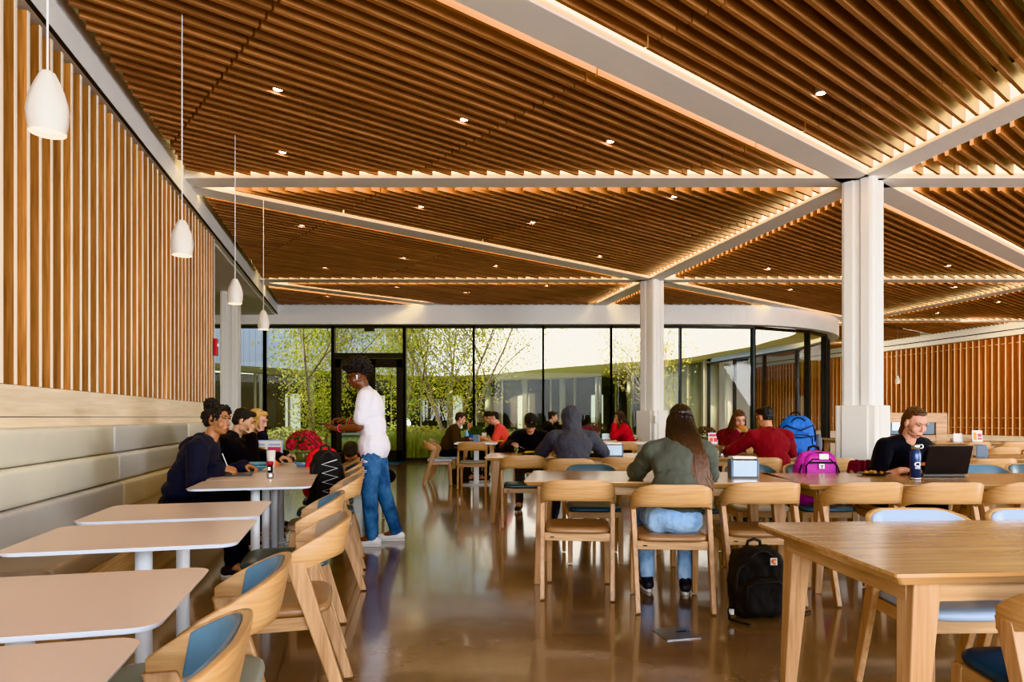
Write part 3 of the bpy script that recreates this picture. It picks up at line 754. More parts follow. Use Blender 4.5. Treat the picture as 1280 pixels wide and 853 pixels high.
for k in range(9000):
    x = r.uniform(-9.5, 2.2) if k % 3 else r.uniform(-4.2, -.6); y = YG + .75 + abs(r.gauss(0, 1.8)); h = r.uniform(.25, .75) * (1.15 if -4 < x < 0 else .8); a = r.uniform(0, PI); w = r.uniform(.008, .02)
    lean = Vector((r.uniform(-.25, .25), r.uniform(-.25, .25), 0)) * h; dx, dy = math.cos(a) * w, math.sin(a) * w
    gb.add([(x - dx, y - dy, -.05), (x + dx, y + dy, -.05), (x + lean.x * .4 + dx * .7, y + lean.y * .4 + dy * .7, h * .6), (x + lean.x, y + lean.y, h), (x + lean.x * .4 - dx * .7, y + lean.y * .4 - dy * .7, h * .6)], [(0, 1, 2, 3, 4)])
o = gb.build('tall_grass', 'grass_blade'); o['kind'] = 'stuff'; tag(o, 'tall pale green grass growing along the outside of the glass wall', 'grass')
# ================================================================ BANQUETTE
bq = thing('banquette', 'long upholstered wall bench with cream and grey back cushions under the slat wall', 'bench', (0, 0, 0), TH)
def along(y0): return loc_frame(-2.1, y0)[1]
xb_ = CT * -2.1; yend = loc_frame(WALL, 10.3)[1]; cuts = [-3.2, .76, 3.2, 5.63, 8.05]; ycut = [along(c) for c in cuts] + [yend]
m = MB(); m.box((CT * -1.86, (ycut[0] + yend) / 2, .16), (.56, yend - ycut[0], .32)); m.build('base', 'oak_y', bq, bevel=.004)
m = MB(); m.box((CT * -2.215, (ycut[0] + yend) / 2, .72), (.06, yend - ycut[0], .80)); m.build('back_board', 'ledge_wood', bq)
cols = [('leather_cream', 'leather_grey', 'leather_cream'), ('leather_grey', 'leather_cream', 'leather_grey'), ('leather_grey', 'leather_cream', 'leather_cream'), ('leather_tan', 'leather_grey', 'leather_grey'), ('leather_cream', 'leather_cream', 'leather_cream')]
def pillow(mb, c, size, puff=.02, mi=0):
    """cushion block with bulging faces and soft corners: superellipsoid"""
    P = []; nu, nv = 12, 24
    def sp(v, e): return math.copysign(abs(v) ** e, v)
    for i in range(nu + 1):
        q = -PI / 2 + PI * (i + .01) / (nu + .02); ring = []
        for k in range(nv):
            a = 2 * PI * k / nv; e1, e2 = .22, .22
            ring.append((c[0] + size[0] / 2 * sp(math.cos(q), e1) * sp(math.cos(a), e2), c[1] + size[1] / 2 * sp(math.cos(q), e1) * sp(math.sin(a), e2), c[2] + size[2] / 2 * sp(math.sin(q), e1)))
        P.append(ring)
    mb.grid(P, mi, closed_v=True, caps=True)
def cushion(name, mat, c, size, parent, r=.03, bulge=.5):
    m = MB(); m.box(c, size); o = m.build(name, mat, parent, bevel=min(r, min(size) * .45), seg=4)
    for p in o.data.polygons: p.use_smooth = True
    return o
for k in range(5):
    a, b = ycut[k], ycut[k + 1]
    for row in range(3):
        z0 = .425 + .237 * row; th = .13 + .035 * (2 - row)
        cushion('back_cushion', cols[k][row], (CT * -2.19 + th / 2, (a + b) / 2, z0 + .1185), (th, b - a - .008, .235), bq, r=.035)
    c = (a + b) / 2
    for a2, b2 in ((a, c), (c, b)): cushion('seat_cushion', 'seat_taupe', (CT * -1.83, (a2 + b2) / 2, .385), (.60, b2 - a2 - .008, .125), bq, r=.03)
# ================================================================ BOOTH TABLES
def booth_table(label, c):
    t = thing('booth_table', label, 'table', (c[0], c[1], 0), math.atan2(.25, .97), 'pale pedestal tables along the wall bench')
    m = MB(); out = rrect(.76, .60, .06); n = len(out); ins = [(x * .975, y * .97) for x, y in out]
    m.prism(out, .735, .75, 0, inset_bot=ins, top_mi=1, smooth=False); m.build('tabletop', ['table_edge', 'laminate'], t, bevel=.002)
    m = MB(); m.lathe([(.030, .02), (.030, .735)], n=24); m.build('column', 'metal_white', t)
    m = MB(); m.prism(rrect(.50, .07, .03), 0, .016); m.prism(rrect(.07, .44, .03), 0, .018); m.lathe([(.05, .018), (.034, .03)], n=20); m.build('base', 'metal_white', t)
    m = MB(); m.box((0, 0, .728), (.40, .06, .012)); m.box((0, 0, .727), (.06, .34, .012)); m.build('support_plate', 'metal_white', t); return t
la = np.array([.97, .25]); la /= np.linalg.norm(la); lb = np.array([-la[1], la[0]])
bt = [((-1.06, 1.00), 'bare pale table nearest the camera along the wall bench, cut off by the frame'), ((-1.22, 1.64), 'bare pale table, second nearest along the wall bench'), ((-1.45, 2.59), 'bare pale table, third along the wall bench'), ((-1.63, 3.25), 'bare pale table just in front of the occupied booth tables')]
for c, l in bt: booth_table(l, c)
T0 = np.array([-1.80, 4.57])
booth_names = ['pale booth table with the pepper mill, beside the woman in the navy hoodie', 'pale booth table with the stacked teal bowls', 'pale booth table with the menu sign and candle', 'pale booth table with the pot of red mums']
T0s = [T0 + lb * .612 * k for k in range(4)]
for c, l in zip(T0s, booth_names): booth_table(l, c)
# ================================================================ CHAIRS  (faces -y, back towards +y)
def smooth(a, b, x):
    t = min(1, max(0, (x - a) / (b - a))); return t * t * (3 - 2 * t)
def make_chair(label, group=None):
    t = thing('dining_chair', label, 'chair', (0, 0, 0), 0, group)
    # bent-ply backrest: superellipse plan, arms dropping to the leg tops
    def plan(q, inset=0.0):               # q 0..1 from left arm end round the back to right arm end
        N = 3.2; a = PI * (1 - q); cx, sx = math.cos(a), math.sin(a)
        x = math.copysign(abs(cx) ** (2 / N), cx) * (.253 - inset); y = abs(sx) ** (2 / N) * (.235 - inset) + .035
        return x, y
    def zr(y):
        k = min(1, max(0, (y - .035) / .225)); return .598 + .050 * smooth(0, 1, k), .668 + .122 * k ** .85
    def shell(q0, q1, i0, i1, dz0, dz1, n=36):
        P = []
        for i in range(n + 1):
            q = q0 + (q1 - q0) * i / n; xo, yo = plan(q, i0); xi, yi = plan(q, i1); _, yy = plan(q, 0); b, tp = zr(yy)
            lean = .018 * (1 if yy > .2 else (yy - .035) / .165)
            P.append([(xo, yo - lean, b + dz0), (xo, yo + lean * .6, tp + dz1), (xi, yi + lean * .6, tp + dz1), (xi, yi - lean, b + dz0)])
        return P
    m = MB(); m.grid(shell(0, 1, 0, .02, 0, 0), closed_v=True, caps=True, smooth=False); o = m.build('backrest', 'oak_back', t, bevel=.005, angle=40)
    uv = o.data.uv_layers.new(name='UVMap')
    for lp in o.data.loops:
        c = o.data.vertices[lp.vertex_index].co; uv.data[lp.index].uv = (math.atan2(c.y - .03, c.x) * .34, c.z + (.004 if c.y > .2 else 0))
    for p in o.data.polygons: p.use_smooth = True
    m = MB(); m.grid(shell(.085, .915, .0185, .036, .004, -.006), closed_v=True, caps=True, smooth=False); p_ = m.build('back_pad', 'leather_blue', t, bevel=.007, seg=3, angle=40)
    for p in p_.data.polygons: p.use_smooth = True
    def taper_leg(top, bot, st, sb):
        a, b = Vector(top), Vector(bot); m = MB()
        q = lambda c, s: [(c.x - s[0] / 2, c.y - s[1] / 2, c.z), (c.x + s[0] / 2, c.y - s[1] / 2, c.z), (c.x + s[0] / 2, c.y + s[1] / 2, c.z), (c.x - s[0] / 2, c.y + s[1] / 2, c.z)]
        m.hexa(q(b, sb), q(a, st)); return m
    for s in (-1, 1):
        taper_leg((s * .238, .066, .64), (s * .228, .268, .008), (.032, .074), (.030, .042)).build('leg', 'oak_z', t, bevel=.005)
        taper_leg((s * .205, -.190, .42), (s * .208, -.215, .008), (.044, .056), (.034, .040)).build('leg', 'oak_z', t, bevel=.005)
    for x in (-1, 1):
        for yb, xb in ((.268, .228), (-.215, .208)):
            pass
    m = MB()
    m.box((0, -.198, .398), (.40, .024, .052)); m.box((0, .135, .396), (.452, .024, .056))
    for s in (-1, 1): m.box((s * .213, -.03, .398), (.022, .33, .052), 1)
    m.build('seat_frame', ['oak_x', 'oak_y'], t, bevel=.003)
    m = MB(); N = 5.0; out = []
    for k in range(48):
        a = 2 * PI * k / 48; c, s = math.cos(a), math.sin(a)
        out.append((math.copysign(abs(c) ** (2 / N), c) * .223, math.copysign(abs(s) ** (2 / N), s) * .222 - .022))
    P = []
    for f, z in ((.93, .424), (.985, .430), (1.0, .442), (.985, .455), (.93, .463), (.7, .465), (.3, .460), (.02, .458)):
        P.append([(x * f, (y + .022) * f - .022, z) for x, y in out])
    m.grid(P, closed_v=True, caps=True); m.build('seat', 'leather_brown', t)
    m = MB(); m.box((.17, .1475, .393), (.028, .002, .007)); m.build('maker_mark', 'dark_gap', t)
    KIDS['dining_chair'] = list(t.children)
    return t
CH0 = make_chair('x'); used0 = [False]
def chair(xy, face, label, seat='leather_brown', pad='leather_taupe', group=None):
    """face: direction the sitter looks, as an angle in the plan"""
    rz = face + PI / 2
    r = dup(CH0, (xy[0], xy[1], 0), rz, label, group, {'leather_brown': seat, 'leather_blue': pad})
    return r
WEST = math.atan2(-.25, -.97)
g = 'curved-back chairs facing the wall bench'
for xy, l, s, p in (((-.80, 1.24), 'oak chair with blue back pad nearest the camera along the wall booths', 'leather_green_grey', 'leather_blue'),
                    ((-.93, 1.86), 'oak chair with blue back pad, second nearest along the wall booths', 'leather_green_grey', 'leather_blue'),
                    ((-.99, 2.80), 'oak chair with taupe back pad and tan seat, pulled out from the wall booths', 'leather_brown', 'leather_taupe'),
                    ((-1.23, 3.62), 'oak chair with blue back pad and teal seat behind the pulled-out tan chair', 'leather_teal', 'leather_blue'),
                    ((-1.40, 4.80), 'oak chair with taupe back pad at the pepper mill table', 'leather_taupe', 'leather_taupe'),
                    ((-1.55, 5.45), 'oak chair holding the black backpack at the booth tables', 'leather_teal', 'leather_taupe'),
                    ((-1.72, 6.12), 'oak chair behind the black backpack, beside the standing man', 'leather_teal', 'leather_teal'),
                    ((-1.90, 6.78), 'oak chair, last of the row facing the wall booths, beside the standing man', 'leather_teal', 'leather_taupe')):
    chair(xy, WEST, l, s, p, g)
NORTH, SOUTH, EAST = PI / 2, -PI / 2, 0.0
ta = -.10                                   # the first table row is turned slightly
chair((-1.83, 7.72), SOUTH + .1, 'oak chair of the person bent forward behind the red backpack', 'leather_teal', 'leather_taupe', g)
g = 'oak chairs at the wooden dining tables'
chair((.40, 4.66), NORTH + ta, 'empty oak chair with brown seat at the left end of the white-topped table', 'leather_brown', 'leather_taupe', g)
chair((.965, 4.36), NORTH + ta * .6, 'oak chair the long-haired woman in the olive jacket sits on', 'leather_brown', 'leather_taupe', g)
chair((1.575, 4.52), NORTH, 'oak chair with brown seat behind the black backpack on the floor', 'leather_brown', 'leather_taupe', g)
chair((2.235, 4.52), NORTH + .02, 'oak chair seen above the left end of the near bare table', 'leather_teal', 'leather_taupe', g)
chair((2.74, 4.50), NORTH, 'oak chair in front of the laptop and blue bottle', 'leather_teal', 'leather_taupe', g)
chair((3.29, 4.52), NORTH + .03, 'oak chair at the right edge of frame in the laptop row', 'leather_teal', 'leather_taupe', g)
chair((.62, 5.72), SOUTH, 'teal-padded oak chair facing us across the white-topped table, left one', 'leather_navy', 'leather_teal', g)
chair((1.44, 5.62), SOUTH, 'teal-padded oak chair facing us beside the olive jacket', 'leather_teal', 'leather_teal', g)
chair((2.02, 5.75), SOUTH, 'oak chair facing us behind the napkin dispenser with papers on top', 'leather_cream', 'leather_teal', g)
chair((2.54, 5.72), SOUTH, 'oak chair facing us carrying the pink backpack', 'leather_blue', 'leather_teal', g)
chair((3.12, 5.70), SOUTH, 'oak chair draped with a maroon jacket behind the woman at the laptop', 'leather_brown', 'leather_teal', g)
chair((4.50, 5.72), SOUTH, 'teal-padded oak chair facing us right of the laptop', 'leather_teal', 'leather_teal', g)
chair((1.76, 2.78), SOUTH + .02, 'oak chair with pale blue pads facing us across the near bare table', 'leather_ice', 'leather_ice', g)
chair((2.29, 2.78), SOUTH, 'oak chair with pale blue pads facing us at the right frame edge', 'leather_ice', 'leather_ice', g)
chair((1.60, 1.93), NORTH - .04, 'oak chair with navy seat in front of the near bare table', 'leather_navy', 'leather_taupe', g)
chair((.04, 7.52), NORTH, 'oak chair with teal seat in front of the man in the black cap', 'leather_teal', 'leather_teal', g)
chair((.52, 6.96), NORTH - .03, 'oak chair the person in the grey hood sits on', 'leather_teal', 'leather_taupe', g)
chair((1.10, 7.12), NORTH, 'empty brown-backed oak chair right of the hooded person', 'leather_brown', 'leather_brown', g)
chair((2.47, 7.12), NORTH + .02, 'oak chair of the man in the crimson sweatshirt', 'leather_brown', 'leather_taupe', g)
chair((3.18, 7.02), NORTH, 'oak chair below the blue backpack', 'leather_teal', 'leather_taupe', g)
chair((4.76, 6.95), NORTH, 'oak chair in front of the grey napkin dispenser at right', 'leather_brown', 'leather_taupe', g)
chair((5.42, 6.98), NORTH, 'oak chair at the right frame edge beside the grey napkin dispenser', 'leather_teal', 'leather_taupe', g)
g2 = 'oak chairs at the far tables'
chair((-.80, 11.38), NORTH, 'oak chair with its back to us at the white pedestal table by the glass', 'leather_green_grey', 'leather_taupe', g2)
chair((-1.45, 11.95), EAST + .15, 'empty oak chair seen from the side left of the white pedestal table', 'leather_ice', 'leather_taupe', g2)
chair((-1.42, 12.62), EAST, 'oak chair of the man in the dark brown shirt', 'leather_ice', 'leather_taupe', g2)
chair((.10, 12.75), PI, 'oak chair of the man in the coral shirt', 'leather_ice', 'leather_taupe', g2)
chair((-.25, 13.75), PI, 'oak chair of the person in black behind the coral shirt', 'leather_ice', 'leather_taupe', g2)
# ================================================================ WOODEN TABLES
def wood_table(label, corner, ang, L=1.9, D=.93, top='oak_table', group='long oak tables on splayed legs'):
    a = np.array([math.cos(ang), math.sin(ang)]); b = np.array([-a[1], a[0]]); c = np.array(corner) + a * L / 2 + b * D / 2
    t = thing('dining_table', label, 'table', (c[0], c[1], 0), ang, group)
    m = MB(); o_ = rrect(L, D, .012, 2); i_ = rrect(L - .05, D - .05, .012, 2); m.prism(o_, .738, .75); m.prism(o_, .712, .738, inset_bot=i_); m.build('tabletop', top, t, bevel=.002)
    m = MB(); ix, iy = L / 2 - .10, D / 2 - .09
    for s in (-1, 1): m.box((0, s * iy, .68), (2 * ix, .025, .066)); m.box((s * ix, 0, .68), (.025, 2 * iy, .066), 1)
    m.build('apron', ['oak_x', 'oak_y'], t, bevel=.002)
    for sx in (-1, 1):
        for sy in (-1, 1):
            m = MB(); q = lambda cx, cy, s, z: [(cx - s / 2, cy - s / 2, z), (cx + s / 2, cy - s / 2, z), (cx + s / 2, cy + s / 2, z), (cx - s / 2, cy + s / 2, z)]
            m.hexa(q(sx * (ix + .01), sy * (iy + .005), .044, 0), q(sx * (ix - .035), sy * (iy - .01), .088, .713)); m.build('leg', 'oak_z', t, bevel=.006)
    return t
wood_table('bare oak table nearest the camera at the right edge of the frame', (1.079, 1.925), .07, 1.9, .95)
wood_table('oak table with white sheen left of the laptop row, under the olive-jacketed woman', (.026, 4.77), -.10, 1.9, .93)
wood_table('oak table carrying the laptop, tray and blue bottle', (1.935, 4.50), .0, 1.9, .93)
wood_table('oak table carrying on to the right from the laptop table', (3.86, 4.50), .0, 1.9, .93)
wood_table('oak table under the plate of the man in the black cap', (-.40, 7.56), -.02, 1.9, .95)
wood_table('oak table between the couple in burgundy and crimson', (1.62, 7.50), .0, 1.9, .93)
wood_table('oak table carrying the grey napkin dispenser at right', (4.40, 7.30), .0, 1.9, .93)
wood_table('wooden table between the man in brown and the man in coral', (-1.14, 12.45), 0, .74, 1.0, group='far tables by the glass')
def pedestal_table(label, c, L=.75, D=.62, rz=0):
    t = thing('pedestal_table', label, 'table', (c[0], c[1], 0), rz, 'far tables by the glass')
    m = MB(); m.prism(rrect(L, D, .03), .725, .75, top_mi=1); m.build('tabletop', ['table_edge', 'metal_white'], t, bevel=.003)
    m = MB(); m.box((0, 0, .37), (.09, .09, .71)); m.build('column', 'metal_white', t, bevel=.006)
    m = MB(); m.prism(rrect(.5, .5, .03), 0, .022); m.build('base', 'metal_white', t, bevel=.004); return t
pedestal_table('white pedestal table with the napkin dispenser by the glass', (-.78, 12.02))
pedestal_table('white pedestal table beside the woman in red', (1.75, 12.2), 1.5, .7)
chair((1.75, 11.55), NORTH, 'far oak chair with its back to us in front of the woman in red', 'leather_ice', 'leather_blue', g2)
chair((2.35, 11.75), PI, 'far oak chair in side view at the right end of the white table', 'leather_ice', 'leather_blue', g2)
chair((2.12, 13.35), PI, 'far oak chair of the woman in red', 'leather_ice', 'leather_taupe', g2)
chair((.42, 14.35), EAST, 'far oak chair of the man in the dark jacket', 'leather_ice', 'leather_taupe', g2)
wood_table('far oak table with purple and dark flower pots by the glass', (.95, 13.1), 0, .95, 1.5, group='far tables by the glass')
# right-hand side: rows running to the far slat wall
k = 0
rows = [((5.1, 9.9), 'far oak table right of the big column'), ((7.35, 11.9), 'far oak table carrying the two standing menu cards'), ((6.6, 13.9), 'far oak table in front of the wooden service counter'), ((10.4, 12.6), 'far oak table close to the right slat wall'), ((3.0, 11.0), 'far oak table with dark red mums behind the crimson sweatshirt')]
for c, l in rows: wood_table(l, c, 0, 1.9, .93, group='far oak tables at right')
far_ch = [((5.55, 9.55), NORTH, 'far chair, left one on the near side of the table right of the big column'), ((6.15, 9.5), NORTH, 'far chair, middle one on the near side of the table right of the big column'), ((6.75, 9.55), NORTH, 'far chair, right one on the near side of the table right of the big column'),
          ((5.6, 11.2), SOUTH, 'far chair facing us, left one behind the table right of the big column'), ((6.25, 11.2), SOUTH, 'far chair facing us, middle one behind the table right of the big column'),
          ((7.7, 11.5), NORTH, 'far chair, left one on the near side of the menu card table'), ((8.3, 11.5), NORTH, 'far chair, middle one on the near side of the menu card table'), ((8.9, 11.5), NORTH, 'far chair, right one on the near side of the menu card table'),
          ((7.8, 13.2), SOUTH, 'far chair facing us, left one behind the menu card table'), ((8.8, 13.2), SOUTH, 'far chair facing us, right one behind the menu card table'),
          ((10.8, 12.2), NORTH, 'far chair, left one at the table close to the right slat wall'), ((11.5, 12.2), NORTH, 'far chair, right one at the table close to the right slat wall'),
          ((3.4, 10.65), NORTH, 'far chair in front of the dark red mums'), ((4.3, 10.65), NORTH, 'far chair right of the dark red mums')]
for xy, fc, l in far_ch: chair(xy, fc, l, 'leather_taupe', 'leather_taupe', 'oak chairs at the far right tables')
# move the prototype itself to a real seat
CH0.location = (3.95, 4.50, 0); CH0.rotation_euler = (0, 0, PI); CH0['label'] = 'oak chair beyond the right frame edge of the laptop row'; CH0['group'] = g
CH0.location = (4.0, 5.66, 0); CH0.rotation_euler = (0, 0, 0); CH0['label'] = 'oak chair facing us just right of the open laptop'
# ================================================================ SERVICE COUNTER (far right)
t = thing('service_counter', 'waist-high wooden service counter with glazed front before the right slat wall', 'counter', (atY(1145, 15.2), 15.2, 0), .05)
m = MB(); W = 1.45
m.box((0, .3, 1.28), (W, .62, .05)); m.box((-W / 2 + .02, .3, .63), (.05, .62, 1.26)); m.box((W / 2 - .13, .3, .63), (.27, .62, 1.26)); m.box((0, .58, .63), (W, .04, 1.26)); m.box((0, .3, .40), (W, .6, .80)); m.box((0, .0, 1.17), (W, .03, .18)); m.build('cabinet', 'oak_x', t, bevel=.006)
m = MB(); m.box((-.12, .012, .95), (W - .34, .01, .26)); m.build('glass_front', 'dispenser_grey', t)
m = MB(); m.box((-.3, .0, 1.0), (.5, .012, .18)); m.build('notice', 'acrylic', t)
# ================================================================ PENDANTS
def pendant(label, xy, zb, ztop, s=1.0, group='white ceramic pendant lamps'):
    t = thing('pendant_lamp', label, 'pendant lamp', (xy[0], xy[1], zb), random.uniform(0, 6), group)
    m = MB(); prof = [(.068, 0), (.076, .05), (.079, .09), (.074, .135), (.062, .18), (.046, .22), (.034, .246), (.028, .258), (.020, .262)]
    P = []; n = 28
    for r, z in prof:
        ring = []
        for k in range(n):
            a = 2 * PI * k / n; d = 1 - .16 * smooth(.08, .22, z) * max(0, math.cos(3 * a)) ** 3 ; ring.append((r * d * math.cos(a), r * d * math.sin(a), z))
        P.append(ring)
    m.grid(P, closed_v=True, caps=False); P2 = [[(x * .94, y * .94, z * .985 + .0) for x, y, z in rg] for rg in P]; m.grid(P2[::-1], closed_v=True)
    m.grid([P[0], P2[0]], closed_v=True); sh = m.build('shade', 'ceramic', t)
    m = MB(); m.lathe([(.060, .018), (.060, .022)], n=24); m.build('bulb', 'pendant_glow', t)
    m = MB(); m.tube([(0, 0, .258), (0, 0, ztop - zb)], .0045, 8); m.build('cord', 'cord_white', t)
    l = bpy.data.lights.new('pendant_light', 'POINT'); l.energy = 5; l.color = (1, .8, .55); l.shadow_soft_size = .06; lo = bpy.data.objects.new('pendant_light', l); C.objects.link(lo); lo.parent = t; lo.location = (0, 0, -.08)
    return t
for (y, l) in ((2.86, 'white ceramic pendant nearest the camera, hanging before the left slat wall'), (5.02, 'white ceramic pendant, second along the wall booths'), (7.15, 'white ceramic pendant, third along the wall booths'), (9.25, 'white ceramic pendant farthest along, close to the glass')):
    pendant(l, skew(-1.33, y), 2.41, ZC + .3)
pendant('tiny white pendant far off before the right slat wall', (atY(1122, 22.5), 22.5), 2.33, ZC + .3)
# ================================================================ DOWNLIGHTS
def downlight_proto():
    t = thing('recessed_downlight', 'x', 'downlight', (0, 0, ZC + .02), 0, 'small recessed downlights among the ceiling slats')
    m = MB(); m.lathe([(.040, 0), (.050, 0), (.050, .08), (.040, .08)], n=20, caps=False); m.build('rim', 'metal_white', t)
    m = MB(); m.lathe([(.039, .004), (.039, .010)], n=20); m.build('bulb', 'lamp_warm', t)
    KIDS['recessed_downlight'] = list(t.children); return t
D0 = downlight_proto(); first = True
DL = [(349, 109, 'lit downlight near the left wall in the nearest slat bay, front one'), (355, 188, 'lit downlight near the left wall just before the first cross beam'), (583, 147, 'lit downlight in the middle of the nearest slat bay'), (768, 174, 'lit downlight in the nearest slat bay, close to the big diagonal beam'), (1028, 115, 'starry lit downlight in the slat bay right of the big diagonal beam'),
      (378, 281, 'lit downlight left of the second diagonal beam, nearest the wall'), (524, 259, 'lit downlight just right of the second diagonal beam, left one'), (670, 276, 'lit downlight in the middle of the bay behind the first cross beam'), (838, 247, 'lit downlight just behind the first cross beam, left of the big column'), (507, 321, 'lit downlight in the second bay near its diagonal beam, left one'), (406, 334, 'lit downlight in the second bay just before the second cross beam, near the wall'),
      (754, 319, 'lit downlight in the second bay left of the far column'), (623, 331, 'lit downlight in the second bay before the second cross beam, middle'), (411, 369, 'lit downlight in the last bay left of its diagonal beam'), (497, 358, 'lit downlight in the last bay right behind the second cross beam'), (686, 356, 'lit downlight in the last bay above the glass wall, right one'), (583, 365, 'lit downlight in the last bay above the glass wall, middle'),
      (959, 336, 'lit downlight between the two columns before the second cross beam'), (993, 361, 'lit downlight between the two columns behind the second cross beam'), (1185, 332, 'lit downlight right of the big column before the second cross beam'), (1191, 359, 'lit downlight right of the big column behind the second cross beam'), (1250, 377, 'lit downlight near the right wall behind the far diagonal'), (1173, 391, 'lit downlight near the right wall before the third cross beam')]
for px, py, l in DL:
    X, Y = at(px, py, ZC + .03); sq = X * un[0] + Y * un[1]; sn = (math.floor(sq / .1425) + .5) * .1425; X += un[0] * (sn - sq); Y += un[1] * (sn - sq)
    if first: r_ = D0; D0.location = (X, Y, ZC + .02); D0['label'] = l; first = False
    else: r_ = dup(D0, (X, Y, ZC + .02), 0, l)
    s = bpy.data.lights.new('spot', 'SPOT'); s.energy = 22; s.spot_size = 1.3; s.spot_blend = .6; s.color = (1, .82, .58); s.shadow_soft_size = .03
    so = bpy.data.objects.new('spot_light', s); C.objects.link(so); so.location = (X, Y, ZC - .01)
# ================================================================ PEOPLE
V = Vector
def basis(fwd, up):
    f = V(fwd).normalized(); r = f.cross(V(up)).normalized(); u = r.cross(f).normalized()
    return Matrix((r, f, u)).transposed()          # columns: right, forward, up
def hand(mb, W, d, n, side, curl=.5, s=1.0, grip=None):
    d = V(d).normalized(); n = V(n); n = (n - d * n.dot(d)).normalized(); lat = d.cross(n)      # thumb side of a right hand
    B = Matrix((lat, d, n)).transposed()
    mb.ellipsoid(W + d * .048 * s, (.040 * s, .052 * s, .017 * s), B); mb.capsule(W - d * .01, .024 * s, W + d * .03 * s, .026 * s)
    for off, L in ((.028, .064), (.0095, .074), (-.0095, .070), (-.028, .054)):
        p = W + d * (.086 - abs(off) * .25) * s + lat * (off * side * s); a = curl * .55; dd = d
        for k, (l, r0, r1) in enumerate(((.44, .0098, .009), (.32, .009, .0082), (.26, .0082, .0068))):
            dd = (d * math.cos(a) + n * math.sin(a)).normalized(); q = p + dd * L * l * s; mb.capsule(p, r0 * s, q, r1 * s, 8); p = q; a += curl * .9
    t0 = W + d * .022 * s + lat * (.026 * side * s) + n * .004; t1 = t0 + (d * .62 + lat * side * .6 + n * (.25 + .4 * curl)).normalized() * .042 * s; t2 = t1 + (d * .85 + lat * side * (.25 - .5 * curl) + n * (.2 + .5 * curl)).normalized() * .034 * s
    mb.capsule(t0, .014 * s, t1, .0105 * s, 8); mb.capsule(t1, .0105 * s, t2, .0082 * s, 8)
def person(label, pos, face, lean=.15, seat=.46, head=(0, 0), hands=None, top=('black_cotton', 'long'), pants='dark_trousers', shoes='sneaker_dark', skin='skin_light', hair=('short', 'hair_black'), ht=1.0, twist=0.0, vox=.0075, feet=None, hips=None, curve=1.35, girth=1.0, elbow_out=.35, hood=False, neck_tilt=0.0, roll=0.0, name='person', lip='lip', knees=.0, loose=None, hem=.07, side=0.0, zhem=None, fem=False):
    loose = loose if loose is not None else (.026 if top[1] == 'long' else .020)
    f = V((math.cos(face), math.sin(face), 0)); Z = V((0, 0, 1)); r = f.cross(Z)
    root = thing(name, label, 'person', (pos[0], pos[1], 0)); O = V((pos[0], pos[1], 0))
    standing = seat is None
    pel = V((0, 0, .945 * ht if standing else seat + .092))
    u = (Z * math.cos(lean) + f * math.sin(lean) + r * side).normalized(); l2 = lean * curve + .02; u2 = (Z * math.cos(l2) + f * math.sin(l2) + r * side).normalized()
    rt = Matrix.Rotation(twist, 3, 'Z') @ r; ft = Matrix.Rotation(twist, 3, 'Z') @ f
    waist = pel + u * .17 * ht; chest = pel + u * .26 * ht + u2 * .08 * ht; nb = pel + u * .28 * ht + u2 * .225 * ht
    Bp = basis(f, u); Bc = basis((ft - u2 * ft.dot(u2)), u2)
    SH = {s: nb + rt * (s * .172 * girth) - u2 * .045 * ht for s in (-1, 1)}
    # ---- head frame
    hy, hp = head; hf = Matrix.Rotation(hy, 3, 'Z') @ f; hr = hf.cross(Z).normalized()
    hf = Matrix.Rotation(-hp, 3, hr) @ hf; hu = hr.cross(hf).normalized()
    if roll: Rr = Matrix.Rotation(roll, 3, hf); hr = Rr @ hr; hu = Rr @ hu
    H = Matrix((hr, hf, hu)).transposed(); k = .97 * ht ** .5
    base = nb + (u2 * .055 + f * .018) * ht
    hc = base + (Z * .5 + u2 * .5 + f * neck_tilt).normalized() * .075 * ht + hu * .045 * ht + hf * .022
    P = lambda x, y, z: hc + H @ V((x * k, y * k, z * k))
    # ---- legs
    J = {}
    for s in (-1, 1):
        hj = pel + r * (s * .092) - Z * .02
        if standing:
            ft_ = V((feet[s][0], feet[s][1], 0)) - O; ank = V((ft_.x, ft_.y, .085)); kn = (hj + ank) / 2 + f * (.03 + knees); toe = f
        else:
            kn = V((0, 0, 0)) + hj + f * (.41 * ht) + r * (s * .045); kn.z = seat + .06
            fo = feet.get(s, (.02, .05)) if isinstance(feet, dict) else (.02, .05)
            ank = kn + f * fo[0] + r * (s * fo[1]); ank.z = .085; toe = (f + r * s * .15).normalized()
        J[s] = (hj, kn, ank, toe)
    # ---- arms
    A = {}
    for s in (-1, 1):
        hd = (hands or {}).get(s)
        if hd is None: W = pel + f * .34 + r * s * .13 + Z * .02; hdir = f; hn = -Z; cu = .5
        else: W = (P(*hd[0]) if isinstance(hd[0], tuple) else V(hd[0]) - O); hdir = V(hd[1]) if len(hd) > 1 and hd[1] is not None else None; hn = V(hd[2]) if len(hd) > 2 and hd[2] is not None else -Z; cu = hd[3] if len(hd) > 3 else .5
        S = SH[s]; L1, L2 = .285 * ht, .245 * ht; D = W - S; dist = min(D.length, (L1 + L2) * .985); D.normalize(); W = S + D * dist
        ca = max(-1, min(1, (L1 * L1 + dist * dist - L2 * L2) / (2 * L1 * dist))); hint = (-Z * .8 + rt * s * elbow_out - f * .25); hint = (hint - D * hint.dot(D)).normalized()
        E = S + D * (L1 * ca) + hint * (L1 * math.sqrt(max(0, 1 - ca * ca)))
        A[s] = (S, E, W, hdir if hdir is not None else (W - E).normalized(), hn, cu)
